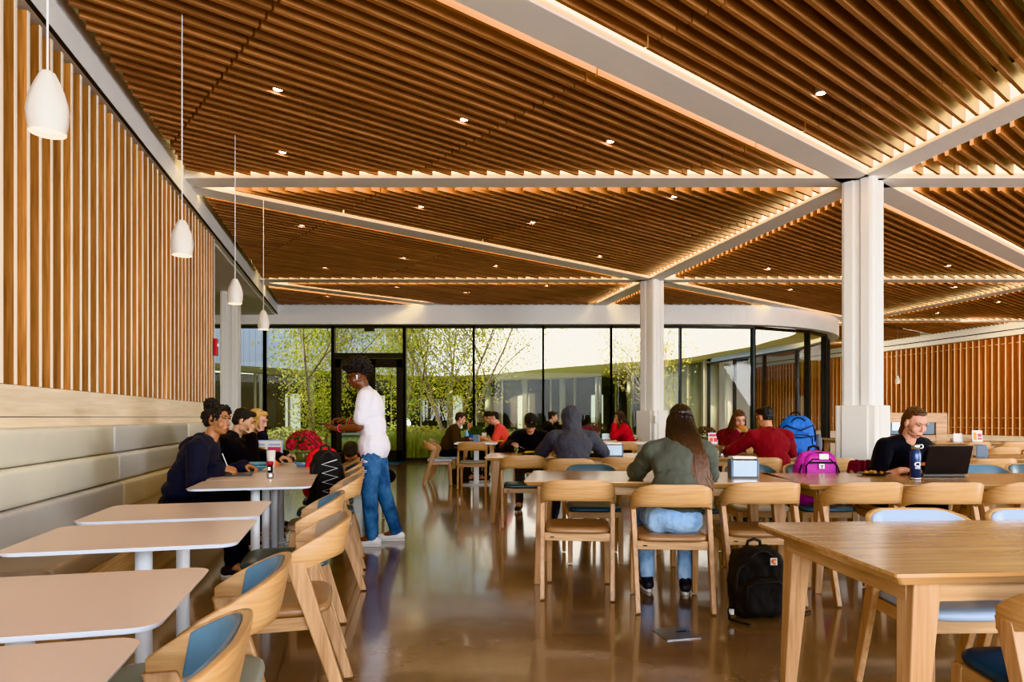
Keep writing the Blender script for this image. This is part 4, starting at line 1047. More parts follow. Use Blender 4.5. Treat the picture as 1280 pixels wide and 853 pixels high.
    def torso(mb, e=0.0, hem_=0.0):
        g = girth
        if e and not standing: mb.ellipsoid(pel + u * (hem + .03), (.158 * g + e, .122 * g + e, .10), Bp)
        elif e: mb.ellipsoid(pel - u * .01, (.190 * g + e, .132 * g + e, .17), Bp)
        else: mb.ellipsoid(pel + u * .02, (.148 * g, .106 * g, .105), Bp)
        e_ = e if e else -.012; mb.ellipsoid(waist, (.142 * g + e_, .108 * g + e_, .155 + e_), Bp); mb.ellipsoid(chest + u2 * .03, (.165 * g + e_, .112 * g + e_, .165 + e_), Bc)
        mb.capsule(SH[-1] - u2 * .0 + rt * .02, .052 + e, SH[1] - rt * .02, .052 + e); mb.capsule(chest + u2 * .05, .09 + e, nb - u2 * .02, .058 + e)
        for s in (-1, 1): mb.capsule(SH[s], .056 + e, nb + u2 * .005 - rt * s * -.045, .040 + e)
    def leg(mb, e=0.0, cut=1.0):
        for s, (hj, kn, ank, toe) in J.items():
            mb.capsule(hj, .082 * girth + e, kn, .057 + e); mb.capsule(kn, .057 + e, ank + (kn - ank) * (1 - cut), .038 + e)
    # ---- body: one continuous skin
    mb = MB(); torso(mb); leg(mb)
    mb.capsule(base - u2 * .06, .056, hc + H @ V((0, -.02, -.05)), .052)
    E_ = lambda x, y, z, a, b, c: mb.ellipsoid(P(x, y, z), (a * k, b * k, c * k), H)
    E_(0, -.012, .03, .074, .093, .088); E_(0, .022, -.035, .056 if fem else .060, .064, .078); E_(0, .050, -.086 if fem else -.089, .024 if fem else .032, .028, .024)
    for s in (-1, 1):
        E_(s * .036, .050, -.028, .026, .028, .034); E_(s * (.038 if fem else .046), .016, -.065, .016 if fem else .021, .034, .026); E_(s * .076, -.008, -.004, .010, .020, .032); E_(s * .030, .078, .032, .026, .014, .010)
    nw = .8 if fem else 1.0; mb.capsule(P(0, .086, .012), .0085 * k * nw, P(0, .086 + .020 * nw, -.024), .0125 * k * nw, 8); E_(0, .093, -.028, .018 * nw, .012, .009); E_(0, .078, -.066, .027, .016, .015)
    for s in (-1, 1):
        S, E, W, hd, hn, cu = A[s]
        mb.capsule(S, .050 * girth, E, .040); mb.capsule(E, .041, W, .0265); hand(mb, W, hd, hn, s, cu, .98)
    for s, (hj, kn, ank, toe) in J.items(): mb.capsule(ank, .04, ank + toe * .13 - Z * .045, .03)
    remesh(mb, 'body', skin, root, vox, 2)
    # eyes, brows, mouth
    for s in (-1, 1):
        m = MB(); m.ellipsoid(P(s * .031, .0835, .012), (.0115 * k, .0072 * k, .0046 * k), H, 10, 6, 0); m.ellipsoid(P(s * .031, .0875, .012), (.0062 * k, .0040 * k, .0052 * k), H, 8, 5, 1); m.tube([P(s * .019, .0885, .0155), P(s * .031, .0905, .0180), P(s * .044, .083, .0150)], .0016, 5, 1); m.build('eye', ['eye_white', 'eye_dark'], root)
        m = MB(); m.tube([P(s * .015, .0945, .033), P(s * .032, .0925, .038), P(s * .048, .080, .033)], [.0028, .0036, .002], 6); m.build('eyebrow', hair[1], root)
    m = MB(); m.tube([P(-.023, .0865, -.066), P(-.008, .0945, -.0625), P(.008, .0945, -.0625), P(.023, .0865, -.066)], [.0015, .0048, .0048, .0015], 6); m.tube([P(-.020, .087, -.069), P(0, .094, -.0725), P(.020, .087, -.069)], [.0015, .0058, .0015], 6); m.build('lips', lip, root)
    # ---- clothes
    cm, sl = top
    mb = MB(); torso(mb, loose)
    for s in (-1, 1):
        S, E, W, *_ = A[s]; e = loose
        if sl == 'long': mb.capsule(S, .054 * girth + e, E, .044 + e); mb.capsule(E, .045 + e, W + (E - W) * .10, .030 + e); mb.capsule(W + (E - W) * .12, .034 + e, W + (E - W) * .06, .032 + e)
        else: mb.capsule(S, .056 * girth + e, S + (E - S) * .72, .052 + e)
    if hood == 'down':
        for s in (-1, 1):
            mb.capsule(nb - ft * .040 + rt * (s * .085) + u2 * .035, .050, nb - ft * .115 - u2 * .045, .062); mb.capsule(nb - ft * .02 + rt * (s * .080) + u2 * .025, .042, nb + ft * .075 + rt * (s * .035) - u2 * .05, .030)
    elif hood == 'up':
        mb.ellipsoid(P(0, -.035, .030), (.116, .122, .124), H); mb.capsule(P(0, -.045, -.02), .108, nb - ft * .02, .105); mb.capsule(P(0, -.05, .05), .09, P(0, -.075, -.06), .075)
    else: mb.capsule(nb - u2 * .01, .062, nb + u2 * .018, .060)
    remesh(mb, 'hoodie' if hood else ('shirt' if sl != 'short' else 'tee_shirt'), cm, root, max(vox, .009), 4, (.009 if sl == 'long' else .005), .085, seed=pos[0] * 7, zmin=(pel.z - .115 if standing else zhem))
    mb = MB(); leg(mb, .020 if standing else .014, .96); mb.ellipsoid(pel - Z * .01, ((.165 if standing else .174) * girth, (.118 if standing else .130) * girth, .105), Bp)
    remesh(mb, 'trousers', pants, root, max(vox, .009), 3, .006, .07, seed=pos[1] * 5)
    for s, (hj, kn, ank, toe) in J.items():
        mb = MB(); a0 = V((ank.x, ank.y, 0)); mb.capsule(a0 - toe * .045 + Z * .048, .040, a0 + toe * .155 + Z * .038, .034); mb.capsule(a0 - toe * .02 + Z * .05, .042, ank + Z * .015, .045); mb.capsule(a0 + toe * .10 + Z * .036, .037, a0 + toe * .155 + Z * .034, .033); o = remesh(mb, 'shoe', shoes, root, .009, 2)
        me = o.data; nv = len(me.vertices); co_ = np.empty(nv * 3); me.vertices.foreach_get('co', co_); co_ = co_.reshape(-1, 3); co_[:, 2] = np.maximum(co_[:, 2], .004); me.vertices.foreach_set('co', co_.ravel())
        m = MB(); out = []
        for q in range(20):
            t = 2 * PI * q / 20; w = .039 if math.cos(t) > 0 else .034; pt = a0 + toe * (.053 + .135 * math.cos(t)) + toe.cross(Z) * (w * math.sin(t)); out.append((pt.x, pt.y))
        m.prism(out, .002, .022); m.build('sole', 'sole', o)
    # ---- hair
    st, hm = hair[0], hair[1]
    mb = MB(); Hh = lambda x, y, z, a, b, c: mb.ellipsoid(P(x, y, z), (a * k, b * k, c * k), H)
    def cap():
        Hh(0, -.026, .048, .0815, .094, .084); Hh(0, -.055, .005, .075, .062, .072); Hh(0, .03, .093, .060, .052, .030)
        for s in (-1, 1): mb.capsule(P(s * .074, .020, .045), .013, P(s * .077, .008, .002), .007)
    amp, sc_ = .004, .02
    if st == 'short': cap(); Hh(0, .045, .098, .055, .04, .024); amp = .006
    elif st == 'fade': Hh(0, -.022, .062, .079, .093, .072); Hh(0, -.05, .012, .0745, .062, .06); Hh(0, .05, .103, .056, .05, .030); amp = .007
    elif st == 'afro': Hh(0, -.025, .100, .118, .130, .095); Hh(0, -.085, .055, .105, .085, .085); Hh(0, .055, .125, .09, .07, .055); amp, sc_ = .018, .022
    elif st == 'bun':
        cap(); Hh(0, -.06, .125, .062, .058, .055); Hh(0, -.085, .03, .07, .045, .06); Hh(.02, .04, .100, .05, .04, .024); Hh(-.02, .04, .100, .05, .04, .024); mb.capsule(P(.06, .05, .07), .02, P(.074, .045, .01), .008); mb.capsule(P(-.06, .05, .07), .02, P(-.074, .045, .01), .008); amp, sc_ = .013, .018
    elif st == 'ponytail':
        Hh(0, -.032, .052, .080, .090, .082); Hh(0, -.055, .005, .075, .062, .072); Hh(0, .012, .098, .060, .052, .022); mb.capsule(P(0, -.105, .04), .028, P(0, -.125, .0), .030); mb.capsule(P(0, -.125, .0), .028, P(.01, -.115, -.12), .020); mb.capsule(P(.01, -.115, -.12), .020, P(.02, -.09, -.19), .008)
    elif st in ('long', 'cap'): cap()
    if st != 'none': remesh(mb, 'hair', hm, root, .006, 2, amp, sc_)
    if st == 'long':
        L = hair[2] if len(hair) > 2 else .34; nst = hair[3] if len(hair) > 3 else 160; rr = random.Random(int(pos[0] * 1000)); m = MB(); sw = hair[4] if len(hair) > 4 else 0.0
        for q in range(nst):
            a = rr.uniform(-1, 1) * 2.25; e = rr.uniform(.0, 1); top_ = P(.082 * math.sin(a) * (.35 + .65 * e), -.03 - .092 * math.cos(a) * (.4 + .6 * e), .115 - .085 * e)
            mid = P(.092 * math.sin(a), -.028 - .105 * math.cos(a), -.02); ln = L * rr.uniform(.75, 1.08) * (1 if abs(a) < 1.5 else .85)
            back = -ft; dn = -u2 * .55 - Z * .45
            side = hr * (.10 * math.sin(a)); p3 = nb + back * (.095 + .035 * math.cos(a)) + side * 1.0 + u2 * .0 + r * sw * .4
            if abs(a) > 1.6: p3 = nb + ft * .04 + side * 1.05 + r * sw * .4
            wv = rr.uniform(-1, 1) * .02; p4 = p3 + dn * ln * .5 + r * (sw * .3 + wv) - ft * .012; p5 = p3 + dn * ln * .85 + r * (sw * .6 - wv + rr.uniform(-.02, .02)) - ft * .008; p6 = p3 + dn * ln + r * (sw * .8 + rr.uniform(-.03, .03))
            w = rr.uniform(.006, .011); ctrl = [top_, mid, p3, p4, p5, p6]
            cr = [ctrl[0]] + ctrl + [ctrl[-1]]; pts = []
            for i in range(1, len(cr) - 2):
                for tq in (0, .33, .66):
                    p0, p1, p2, p3_ = cr[i - 1], cr[i], cr[i + 1], cr[i + 2]; pts.append(.5 * (2 * p1 + (p2 - p0) * tq + (2 * p0 - 5 * p1 + 4 * p2 - p3_) * tq * tq + (3 * p1 - p0 - 3 * p2 + p3_) * tq ** 3))
            pts.append(ctrl[-1]); m.tube(pts, [w * (1 - .8 * max(0, (i / len(pts) - .6) / .4)) for i in range(len(pts))], 5)
        m.build('hair_strands', hm, root)
    if st == 'cap':
        m = MB(); Rg = []
        for i, (rd, z) in enumerate(((.084, .035), (.087, .055), (.086, .08), (.076, .108), (.055, .128), (.028, .138), (.002, .140))):
            Rg.append([P(rd * math.cos(2 * PI * q / 24), -.012 + rd * 1.16 * math.sin(2 * PI * q / 24), z) for q in range(24)])
        m.grid(Rg, closed_v=True)
        br = [[P(.070 * math.cos(a), .075 + (.075 if e else .0) * math.sin(a) ** .6 + .0 , .038 - (.018 if e else 0)) for a in np.linspace(.05, PI - .05, 14)] for e in (0, 1)]
        m.grid(br); br2 = [[q + H @ V((0, 0, .006)) for q in rw] for rw in br]; m.grid(br2[::-1]); m.grid([br[1], br2[1]])
        c = m.build('cap', 'black_fabric', root)
        m = MB()      # coral crest on the front of the cap: a barred letter shape
        def q4(x0, x1, z0, z1):
            pts = []
            for (x, z) in ((x0, z0), (x1, z0), (x1, z1), (x0, z1)): pts.append(P(x, -.012 + .1035 - abs(x) * .35 - max(0, z - .075) * .45, z))
            m.add(pts, [(0, 1, 2, 3)])
        q4(-.020, .020, .094, .106); q4(-.0065, .0065, .062, .094); q4(-.016, -.0065, .070, .088); q4(.0065, .012, .080, .094); q4(-.012, .012, .058, .064)
        m.build('crest', 'logo_coral', c)
    root['_hc'] = [hc.x + O.x, hc.y + O.y, hc.z]
    return root, P, dict(hc=hc + O, nb=nb + O, pel=pel + O, A=A, r=r, f=f, O=O, H=H, J=J)
EASTB = math.atan2(.25, .97)
def on(px, py, z): x, y = at(px, py, z); return V((x, y, z))
# -- booth side
R1 = person('woman with curly bun in a navy hoodie sitting on the wall bench, pen in hand', (-2.62, 5.14), EASTB - .05, .36, .46, (-.42, .02), {1: (V((-2.30, 5.16, .81)), (.8, .1, -.1), (0, .5, -.8), .9), -1: (V((-2.26, 5.52, .80)), (.9, -.1, -.1), (0, -.3, -1), .8)}, ('navy_fleece', 'long'), 'dark_trousers', 'sneaker_dark', 'skin_brown', ('bun', 'hair_black'), vox=.006, hood='down', lip='lip_dark', fem=True)
R2 = person('dark-haired person in black hoodie on the wall bench, hand at the mouth', (-2.93, 6.30), EASTB, .38, .46, (-.1, .38), {1: ((.05, .125, -.10), (-.1, .1, 1), (-1, 0, .2), .9), -1: (V((-2.25, 6.4, .80)), (.9, -.2, 0), (0, 0, -1), .6)}, ('black_cotton', 'long'), 'dark_trousers', 'sneaker_dark', 'skin_east', ('short', 'hair_black'), vox=.007, hood='down')
R3 = person('blonde woman on the wall bench covering her mouth with one hand', (-3.06, 6.98), EASTB, .38, .46, (-.25, .30), {1: ((.06, .11, -.12), (-.2, .3, .9), (-1, .1, .1), .5), -1: (V((-2.45, 7.05, .80)), (.9, -.2, 0), (0, 0, -1), .6)}, ('navy_fleece', 'long'), 'dark_trousers', 'sneaker_dark', 'skin_fair', ('long', 'hair_blonde', .20, 110), vox=.007, fem=True)
yM = 6.36
R4 = person('young man standing in white tee shirt and ripped jeans, looking at a phone', (-1.38, yM), PI + .05, .07, None, (.12, .30), {1: (V((-1.70, yM + .16, 1.17)), (-.85, -.3, .1), (.1, -.4, -1), .8), -1: (V((-1.71, yM - .06, 1.095)), (-.95, .2, .05), (0, 0, 1), .7)}, ('white_cotton', 'short'), 'denim_mid', 'sneaker_white', 'skin_dark', ('afro', 'hair_black'), ht=.99, vox=.006, feet={1: (-1.20, yM + .17), -1: (-1.37, yM - .12)}, curve=2.6, elbow_out=.1, neck_tilt=.25, lip='lip_dark')
R5 = person('person with dark hair bent far forward beside the standing man, behind the red backpack', (-1.83, 7.62), -PI / 2 + .1, .98, .46, (.1, 1.15), None, ('black_cotton', 'long'), 'dark_trousers', 'sneaker_dark', 'skin_tan', ('short', 'hair_black'), vox=.009)
# -- long tables
R6 = person('woman with long auburn hair in olive jacket and pale jeans, from behind', (.995, 4.36), PI / 2 - .08, .36, .46, (-.2, .15), {1: (V((1.30, 4.98, .80)), (-.2, .9, 0), (0, 0, -1), .5), -1: (V((.86, 5.02, .80)), (.2, .9, 0), (0, 0, -1), .5)}, ('olive_canvas', 'long'), 'denim_pale', 'sneaker_dark', 'skin_light', ('long', 'hair_auburn', .32, 420, .07), vox=.0065, side=.15, zhem=.562, girth=1.0, elbow_out=.6, feet={-1: (-.10, .0), 1: (-.16, -.02)}, fem=True)
R7 = person('person in a charcoal hoodie with the hood up, seen from behind', (.56, 7.02), PI / 2, .34, .46, (0, .30), {1: (V((.92, 7.62, .80)), (-.2, .9, 0), (0, 0, -1), .5), -1: (V((.28, 7.62, .80)), (.2, .9, 0), (0, 0, -1), .5)}, ('charcoal_fleece', 'long'), 'grey_trousers', 'sneaker_dark', 'skin_tan', ('none', 'hair_black'), vox=.008, hood='up', girth=1.16, elbow_out=.9)
R8 = person('man in a black cap and black hoodie leaning over a plate of food', (.15, 9.22), -PI / 2 - .04, .48, .46, (.12, .52), {1: (V((-.10, 8.62, .86)), (.4, -.8, .0), (.3, 0, -1), .9), -1: (V((.42, 8.60, .80)), (-.5, -.8, 0), (0, 0, -1), .7)}, ('black_cotton', 'long'), 'grey_trousers', 'sneaker_dark', 'skin_light', ('cap', 'hair_dark'), vox=.007, hood='down', girth=1.08, elbow_out=.8, feet={1: (.15, .0), -1: (.1, .0)})
R9 = person('woman with tied-back hair in a black tee shirt working at the laptop', (3.10, 5.67), -PI / 2 + .12, .40, .46, (.02, .40), {1: (V((2.96, 5.22, .79)), (.85, -.3, 0), (0, 0, -1), .5), -1: (V((3.34, 5.26, .80)), (-.5, -.7, 0), (0, 0, -1), .6)}, ('black_cotton', 'short'), 'dark_trousers', 'sneaker_dark', 'skin_light', ('ponytail', 'hair_brown'), vox=.0055, girth=.98, fem=True)
R10 = person('woman in a burgundy sweater eating with both hands at the couple table', (2.83, 8.95), -PI / 2 - .05, .36, .46, (.1, .32), {1: ((.075, .16, -.13), (.5, -.1, .7), (.5, .6, 0), .9), -1: ((-.075, .16, -.13), (-.5, -.1, .7), (-.5, .6, 0), .9)}, ('burgundy_knit', 'long'), 'dark_trousers', 'sneaker_dark', 'skin_light', ('long', 'hair_brown', .22, 130), vox=.0075, elbow_out=.7, fem=True)
R11 = person('man in a crimson sweatshirt seen from behind at the couple table', (2.73, 7.18), PI / 2 + .05, .28, .46, (.35, .25), {1: (V((2.98, 7.76, .80)), (-.2, .9, 0), (0, 0, -1), .5), -1: (V((2.36, 7.76, .80)), (.2, .9, 0), (0, 0, -1), .5)}, ('crimson_fleece', 'long'), 'dark_trousers', 'sneaker_dark', 'skin_tan', ('fade', 'hair_black'), vox=.008, girth=1.08, elbow_out=.8)
# -- by the glass
R12 = person('man in a dark brown shirt seen in profile at the wooden table by the glass', (-1.42, 12.72), 0.0, .35, .46, (0, .28), {1: (V((-.98, 12.55, .80)), (1, .1, 0), (0, 0, -1), .5), -1: (V((-.95, 12.95, .80)), (1, -.1, 0), (0, 0, -1), .5)}, ('brown_flannel', 'long'), 'dark_trousers', 'sneaker_dark', 'skin_light', ('short', 'hair_dark'), vox=.009)
R13 = person('man in a coral tee shirt seen in profile at the wooden table by the glass', (-.22, 12.78), PI, .32, .46, (0, .28), {1: (V((-.74, 13.0, .82)), (-1, -.1, 0), (0, 0, -1), .7), -1: (V((-.70, 12.62, .82)), (-1, .1, 0), (0, 0, -1), .7)}, ('coral_cotton', 'short'), 'dark_trousers', 'sneaker_dark', 'skin_light', ('fade', 'hair_black'), vox=.009)
R14 = person('person in black behind the man in coral, hands raised over the table', (-.42, 13.95), PI, .28, .46, (0, .1), {1: (V((-.98, 14.05, .98)), (-.7, -.1, .7), (0, 1, 0), .4), -1: (V((-.98, 13.8, .96)), (-.7, -.1, .7), (0, 1, 0), .4)}, ('black_cotton', 'long'), 'dark_trousers', 'sneaker_dark', 'skin_tan', ('cap', 'hair_black'), vox=.010)
R15 = person('man in a dark jacket in profile behind the hooded person, hand at his chin', (.50, 14.35), 0.0, .22, .46, (0, .15), {1: (V((.86, 14.25, 1.02)), (-.1, .1, 1), (-1, 0, 0), .9), -1: (V((.98, 14.5, .80)), (1, 0, 0), (0, 0, -1), .5)}, ('black_cotton', 'long'), 'dark_trousers', 'sneaker_dark', 'skin_east', ('short', 'hair_black'), vox=.010, hood='down')
R16 = person('woman with long dark hair in a red sweater beside the far column', (2.20, 13.35), PI, .26, .46, (0, .15), {1: (V((1.80, 13.5, .80)), (-1, 0, 0), (0, 0, -1), .5), -1: (V((1.86, 13.26, 1.06)), (.1, 0, 1), (1, 0, 0), .7)}, ('red_knit', 'long'), 'dark_trousers', 'sneaker_dark', 'skin_tan', ('long', 'hair_dark', .24, 120), vox=.010, fem=True)
# ================================================================ THINGS ON THE TABLES AND FLOOR
TZ = .7505
def bowl(label, c, r=.085, h=.05, mat='bowl_teal', group=None):
    t = MB(); t.lathe([(r * .45, 0), (r * .5, .004), (r * .85, h * .6), (r, h), (r * .96, h), (r * .8, h * .6), (r * .4, .01), (.001, .009)], n=32, caps=False); t.lathe([(r * .45, 0), (.001, .0)], n=32, caps=False)
    o = t.build('bowl', mat); o.location = c; return tag(o, label, 'bowl', group)
bowl('lower teal bowl of the stacked pair beside the pen-holding woman', (-2.22, 5.66, TZ), .09, .045, 'bowl_teal', 'stacked teal bowls')
bowl('upper teal bowl of the stacked pair beside the pen-holding woman', (-2.22, 5.66, TZ + .026), .09, .045, 'bowl_teal', 'stacked teal bowls')
def slab(name, label, cat, c, size, rz, mats, group=None, bevel=.004, screen=None):
    m = MB(); m.prism(rrect(size[0], size[1], min(size[0], size[1]) * .06), 0, size[2]); o = m.build(name, mats, bevel=bevel); o.location = c; o.rotation_euler = (0, 0, rz)
    if screen:
        s = MB(); s.prism(rrect(size[0] * .9, size[1] * .92, .004), size[2] - .0005, size[2] + .0008); s.build('screen', screen, o)
    return tag(o, label, cat, group)
slab('tablet', 'dark tablet lying under the pen hand of the woman in navy', 'tablet', (-2.18, 5.20, TZ), (.20, .14, .008), .3, 'black_plastic', screen='black_plastic')
o = MB(); o.capsule((0, 0, 0), .004, (.03, .02, .135), .0045, 8); o = o.build('pen', 'metal_white'); hR = R1[2]['A'][1][2] + R1[2]['O']; o.location = hR + V((.06, .01, -.012)); o.rotation_euler = (0, -.75, -.2); tag(o, 'white pen held in the hand of the woman in navy', 'pen')
t = thing('pepper_mill', 'steel and black pepper mill with red lid at the near booth table', 'pepper mill', (-1.84, 4.95, TZ))
m = MB(); m.lathe([(.022, 0), (.024, .01), (.024, .04), (.020, .045)], n=20); m.build('base', 'steel', t)
m = MB(); m.lathe([(.019, .045), (.019, .098)], n=20); m.build('body', 'black_plastic', t); m = MB(); m.box((0, -.0192, .072), (.018, .002, .024)); m.build('label_patch', 'paper_white', t)
m = MB(); m.lathe([(.023, .098), (.023, .122), (.018, .126)], n=20); m.build('lid', 'petal_red', t)
def sign(label, c, w, h, rz, blocks, name='menu_sign', group=None):
    t = thing(name, label, 'sign', c, rz, group)
    m = MB(); m.box((0, 0, h / 2 + .004), (w, .006, h), mat=Matrix.Rotation(-.10, 3, 'X')); m.box((0, .02, .003), (w, .07, .006)); m.build('holder', 'paper_blue', t, bevel=.002)
    R = Matrix.Rotation(-.10, 3, 'X')
    def quad(x0, x1, z0, z1, mat, nm='print'):
        m = MB(); pts = [R @ V(((x - .5) * w, -.0042 if nm == 'sheet' else -.0052, (z - .5) * h)) + V((0, 0, h / 2 + .004)) for x, z in ((x0, z0), (x1, z0), (x1, z1), (x0, z1))]; m.add(pts, [(0, 1, 2, 3)]); m.build(nm, mat, t)
    quad(.04, .96, .04, .96, 'paper_white', 'sheet')
    for b in blocks: quad(*b)
    return t
bl = [(.10, .44, .76, .84, 'paper_blue'), (.56, .92, .76, .84, 'paper_blue'), (.08, .46, .58, .70, 'paper_yellow'), (.08, .46, .36, .50, 'paper_yellow'), (.08, .46, .12, .28, 'paper_yellow'), (.54, .94, .42, .70, 'paper_pink'), (.54, .94, .12, .34, 'paper_orange')]
sign('upright menu sign with yellow and pink panels on the booth table by the mums', (-2.46, 6.52, TZ), .33, .225, -.08, bl)
t = thing('table_candle', 'small glowing orange candle jar beside the booth menu sign', 'candle', (-2.33, 6.40, TZ)); m = MB(); m.lathe([(.036, 0), (.043, .02), (.043, .05), (.034, .065)], n=20); m.build('jar', 'candle_orange', t); m = MB(); m.lathe([(.034, .064), (.030, .078), (.004, .08)], n=20); m.build('lid', 'candle_orange', t)
o = MB(); o.lathe([(.032, 0), (.040, .15), (.036, .15), (.03, .01)], n=20, caps=False); o.lathe([(.032, 0), (.001, 0)], n=20, caps=False); o = o.build('paper_cup', 'plastic_clear'); o.location = (-2.26, 6.10, TZ); tag(o, 'tall whitish cup in front of the booth menu sign', 'cup')
def mums(label, c, r, h, petal, name='potted_mum', saucer=True, group='pots of chrysanthemums', seed=1, nf=150):
    rr = random.Random(seed); t = thing(name, label, 'flower pot', c, 0, group)
    if saucer:
        m = MB(); m.lathe([(r * .40, 0), (r * .62, .042), (r * .58, .042), (r * .36, .008)], n=28, caps=False); m.lathe([(r * .40, 0), (.001, .001)], n=28, caps=False); m.build('saucer', 'bowl_blue', t)
    m = MB(); P_ = []
    for q, (rd, z) in enumerate(((r * .34, .01), (r * .42, h * .2), (r * .5, h * .36), (r * .47, h * .38), (r * .1, h * .37))):
        P_.append([(rd * (1 + .07 * math.cos(9 * a)) * math.cos(a), rd * (1 + .07 * math.cos(9 * a)) * math.sin(a), z) for a in np.linspace(0, 2 * PI, 36, endpoint=False)])
    m.grid(P_, closed_v=True, caps=True); m.build('pot', 'foil', t)
    lf = MB(); fl_ = MB()
    for q in range(nf * 3):
        a = rr.uniform(0, 2 * PI); u = rr.uniform(-.35, .95); s = math.sqrt(1 - u * u); p = V((math.cos(a) * s * r * .93, math.sin(a) * s * r * .93, h * .58 + u * h * .36)); d = V((rr.uniform(-1, 1), rr.uniform(-1, 1), rr.uniform(-1, .6))).normalized(); b = d.orthogonal().normalized(); L = .022
        lf.add([p - d * L, p + b * L * .5, p + d * L, p - b * L * .5], [(0, 1, 2, 3)])
    lf.build('foliage', 'leaf_dark', t)
    for q in range(nf):
        if rr.random() < .18: continue
        petal = petal if isinstance(petal, list) else [petal]; u = 1 - 1.25 * (q + .5) / nf; a = q * 2.39996; s = math.sqrt(max(0, 1 - u * u)); n_ = V((math.cos(a) * s, math.sin(a) * s, u)); p = V((n_.x * r, n_.y * r, h * .58 + n_.z * h * .40)); n_ = (n_ + V((0, 0, .35)) + V((rr.uniform(-.2, .2), rr.uniform(-.2, .2), 0))).normalized(); x_ = n_.orthogonal().normalized(); y_ = n_.cross(x_); R_ = .021 * rr.uniform(.7, 1.25)
        pts = [p + n_ * .006]; N_ = 14
        for k_ in range(N_):
            an = 2 * PI * k_ / N_; q_ = R_ * (1 if k_ % 2 == 0 else .6); pts.append(p + x_ * q_ * math.cos(an) + y_ * q_ * math.sin(an) + n_ * (.008 if k_ % 2 else .0))
        fl_.add(pts, [(0, 1 + k_, 1 + (k_ + 1) % N_) for k_ in range(N_)], rr.randrange(len(petal)))
    fl_.build('blossoms', petal, t); return t
mums('pot of dark red chrysanthemums on a blue saucer at the end of the booth tables', (-1.99, 6.20, TZ), .155, .335, ['petal_red', 'petal_bright', 'petal_red'], seed=2, nf=190)
# -- napkin dispensers
def dispenser(label, c, rz, papers=0, face='acrylic', group='napkin dispensers on the tables'):
    t = thing('napkin_dispenser', label, 'napkin dispenser', c, rz, group); w, d, h = .205, .11, .145
    for s in (-1, 1):
        m = MB(); prof = [(-d * .5, 0), (d * .5, 0), (d * .5, h * .78), (d * .36, h * .97), (-d * .36, h * .97), (-d * .5, h * .78)]
        m.add([(s * w / 2, y, z) for y, z in prof] + [(s * (w / 2 - .016), y, z) for y, z in prof], [tuple(range(6)), tuple(range(11, 5, -1))] + [(i, (i + 1) % 6, 6 + (i + 1) % 6, 6 + i) for i in range(6)]); m.build('end_cap', 'dispenser_grey', t, bevel=.006)
    m = MB(); m.box((0, 0, h * .46), (w - .03, d * .86, h * .9)); m.box((0, 0, .008), (w - .01, d * 1.02, .016)); m.build('body', 'black_plastic', t)
    for s in (-1, 1): m = MB(); m.box((0, s * d * .46, h * .50), (w - .034, .006, h * .80)); m.build('advert_panel', face, t, bevel=.002)
    if papers:
        for k in range(papers):
            m = MB(); m.box((.004 * k - .01, .006 * k, h + .003 + .0045 * k), (.17, .12, .004), rz=.1 - .09 * k); tag(m.build('paper', 'paper_white'), 'sheets of white paper lying on the napkin dispenser' + (' by the olive jacket' if c[1] < 6 else ' by the hooded person') + (', top one' if k == papers - 1 else ', bottom one' if k == 0 else ', middle one'), 'paper').location = c
    return t
dispenser('napkin dispenser with bright panel and papers on top, right of the olive jacket', (1.66, 5.00, TZ), -.05, 3)
dispenser('napkin dispenser with bright panel right of the hooded person', (1.08, 7.72, TZ), -.05, 3)
dispenser('blue-grey napkin dispenser turned sideways at the right end', (5.22, 7.62, TZ), 1.15, 0, 'paper_white')
dispenser('small-looking napkin dispenser on the white pedestal table by the glass', (-.78, 12.05, TZ), 1.5, 0)
dispenser('napkin dispenser beside the woman in red at the far table', (1.70, 13.3, TZ), .1, 0)
# -- laptop row
t = thing('laptop', 'open black laptop seen from behind its raised lid', 'laptop', (3.19, 5.05, TZ), PI)
m = MB(); m.prism(rrect(.33, .23, .012), .002, .02); b_ = m.build('base', 'black_plastic', t, bevel=.003); b_.location = (0, -.115, 0)
m = MB()
for r_ in range(5):
    for c_ in range(13): m.box((-.132 + c_ * .022, -.075 - r_ * .02 + .0, .0212), (.018, .016, .003))
m.build('keyboard', 'dispenser_grey', t)
R_ = Matrix.Rotation(-.30, 3, 'X'); m = MB(); m.box(R_ @ V((0, 0, .118)) + V((0, .008, .02)), (.33, .009, .225), mat=R_); m.build('lid', 'black_plastic', t, bevel=.003)
m = MB(); m.box(R_ @ V((0, -.0052, .118)) + V((0, .008, .02)), (.30, .001, .19), mat=R_); m.build('screen', 'screen_glow', t)
t = thing('water_bottle', 'navy steel water bottle with white oval mark beside the laptop', 'bottle', (2.86, 4.86, TZ))
m = MB(); m.lathe([(.034, 0), (.037, .006), (.037, .016)], n=28); m.build('base_ring', 'steel', t)
m = MB(); m.lathe([(.037, .016), (.037, .175), (.034, .195), (.026, .212), (.025, .218)], n=28); m.build('body', 'bottle_navy', t)
m = MB(); m.lathe([(.029, .218), (.029, .248), (.026, .253)], n=24); m.tube([(.027, 0, .225), (.050, 0, .226), (.055, 0, .24), (.050, 0, .252), (.027, 0, .25)], .005, 8); m.build('cap', 'steel', t)
m = MB(); pts = []
for ring_ in (1.0, .62):
    for k in range(28):
        a = 2 * PI * k / 28; ph = .62 * ring_ * math.cos(a) - PI / 2 - .1; pts.append((.0376 * math.cos(ph), .0376 * math.sin(ph), .112 + .017 * ring_ * math.sin(a)))
m.add(pts, [(i, (i + 1) % 28, 28 + (i + 1) % 28, 28 + i) for i in range(28)])
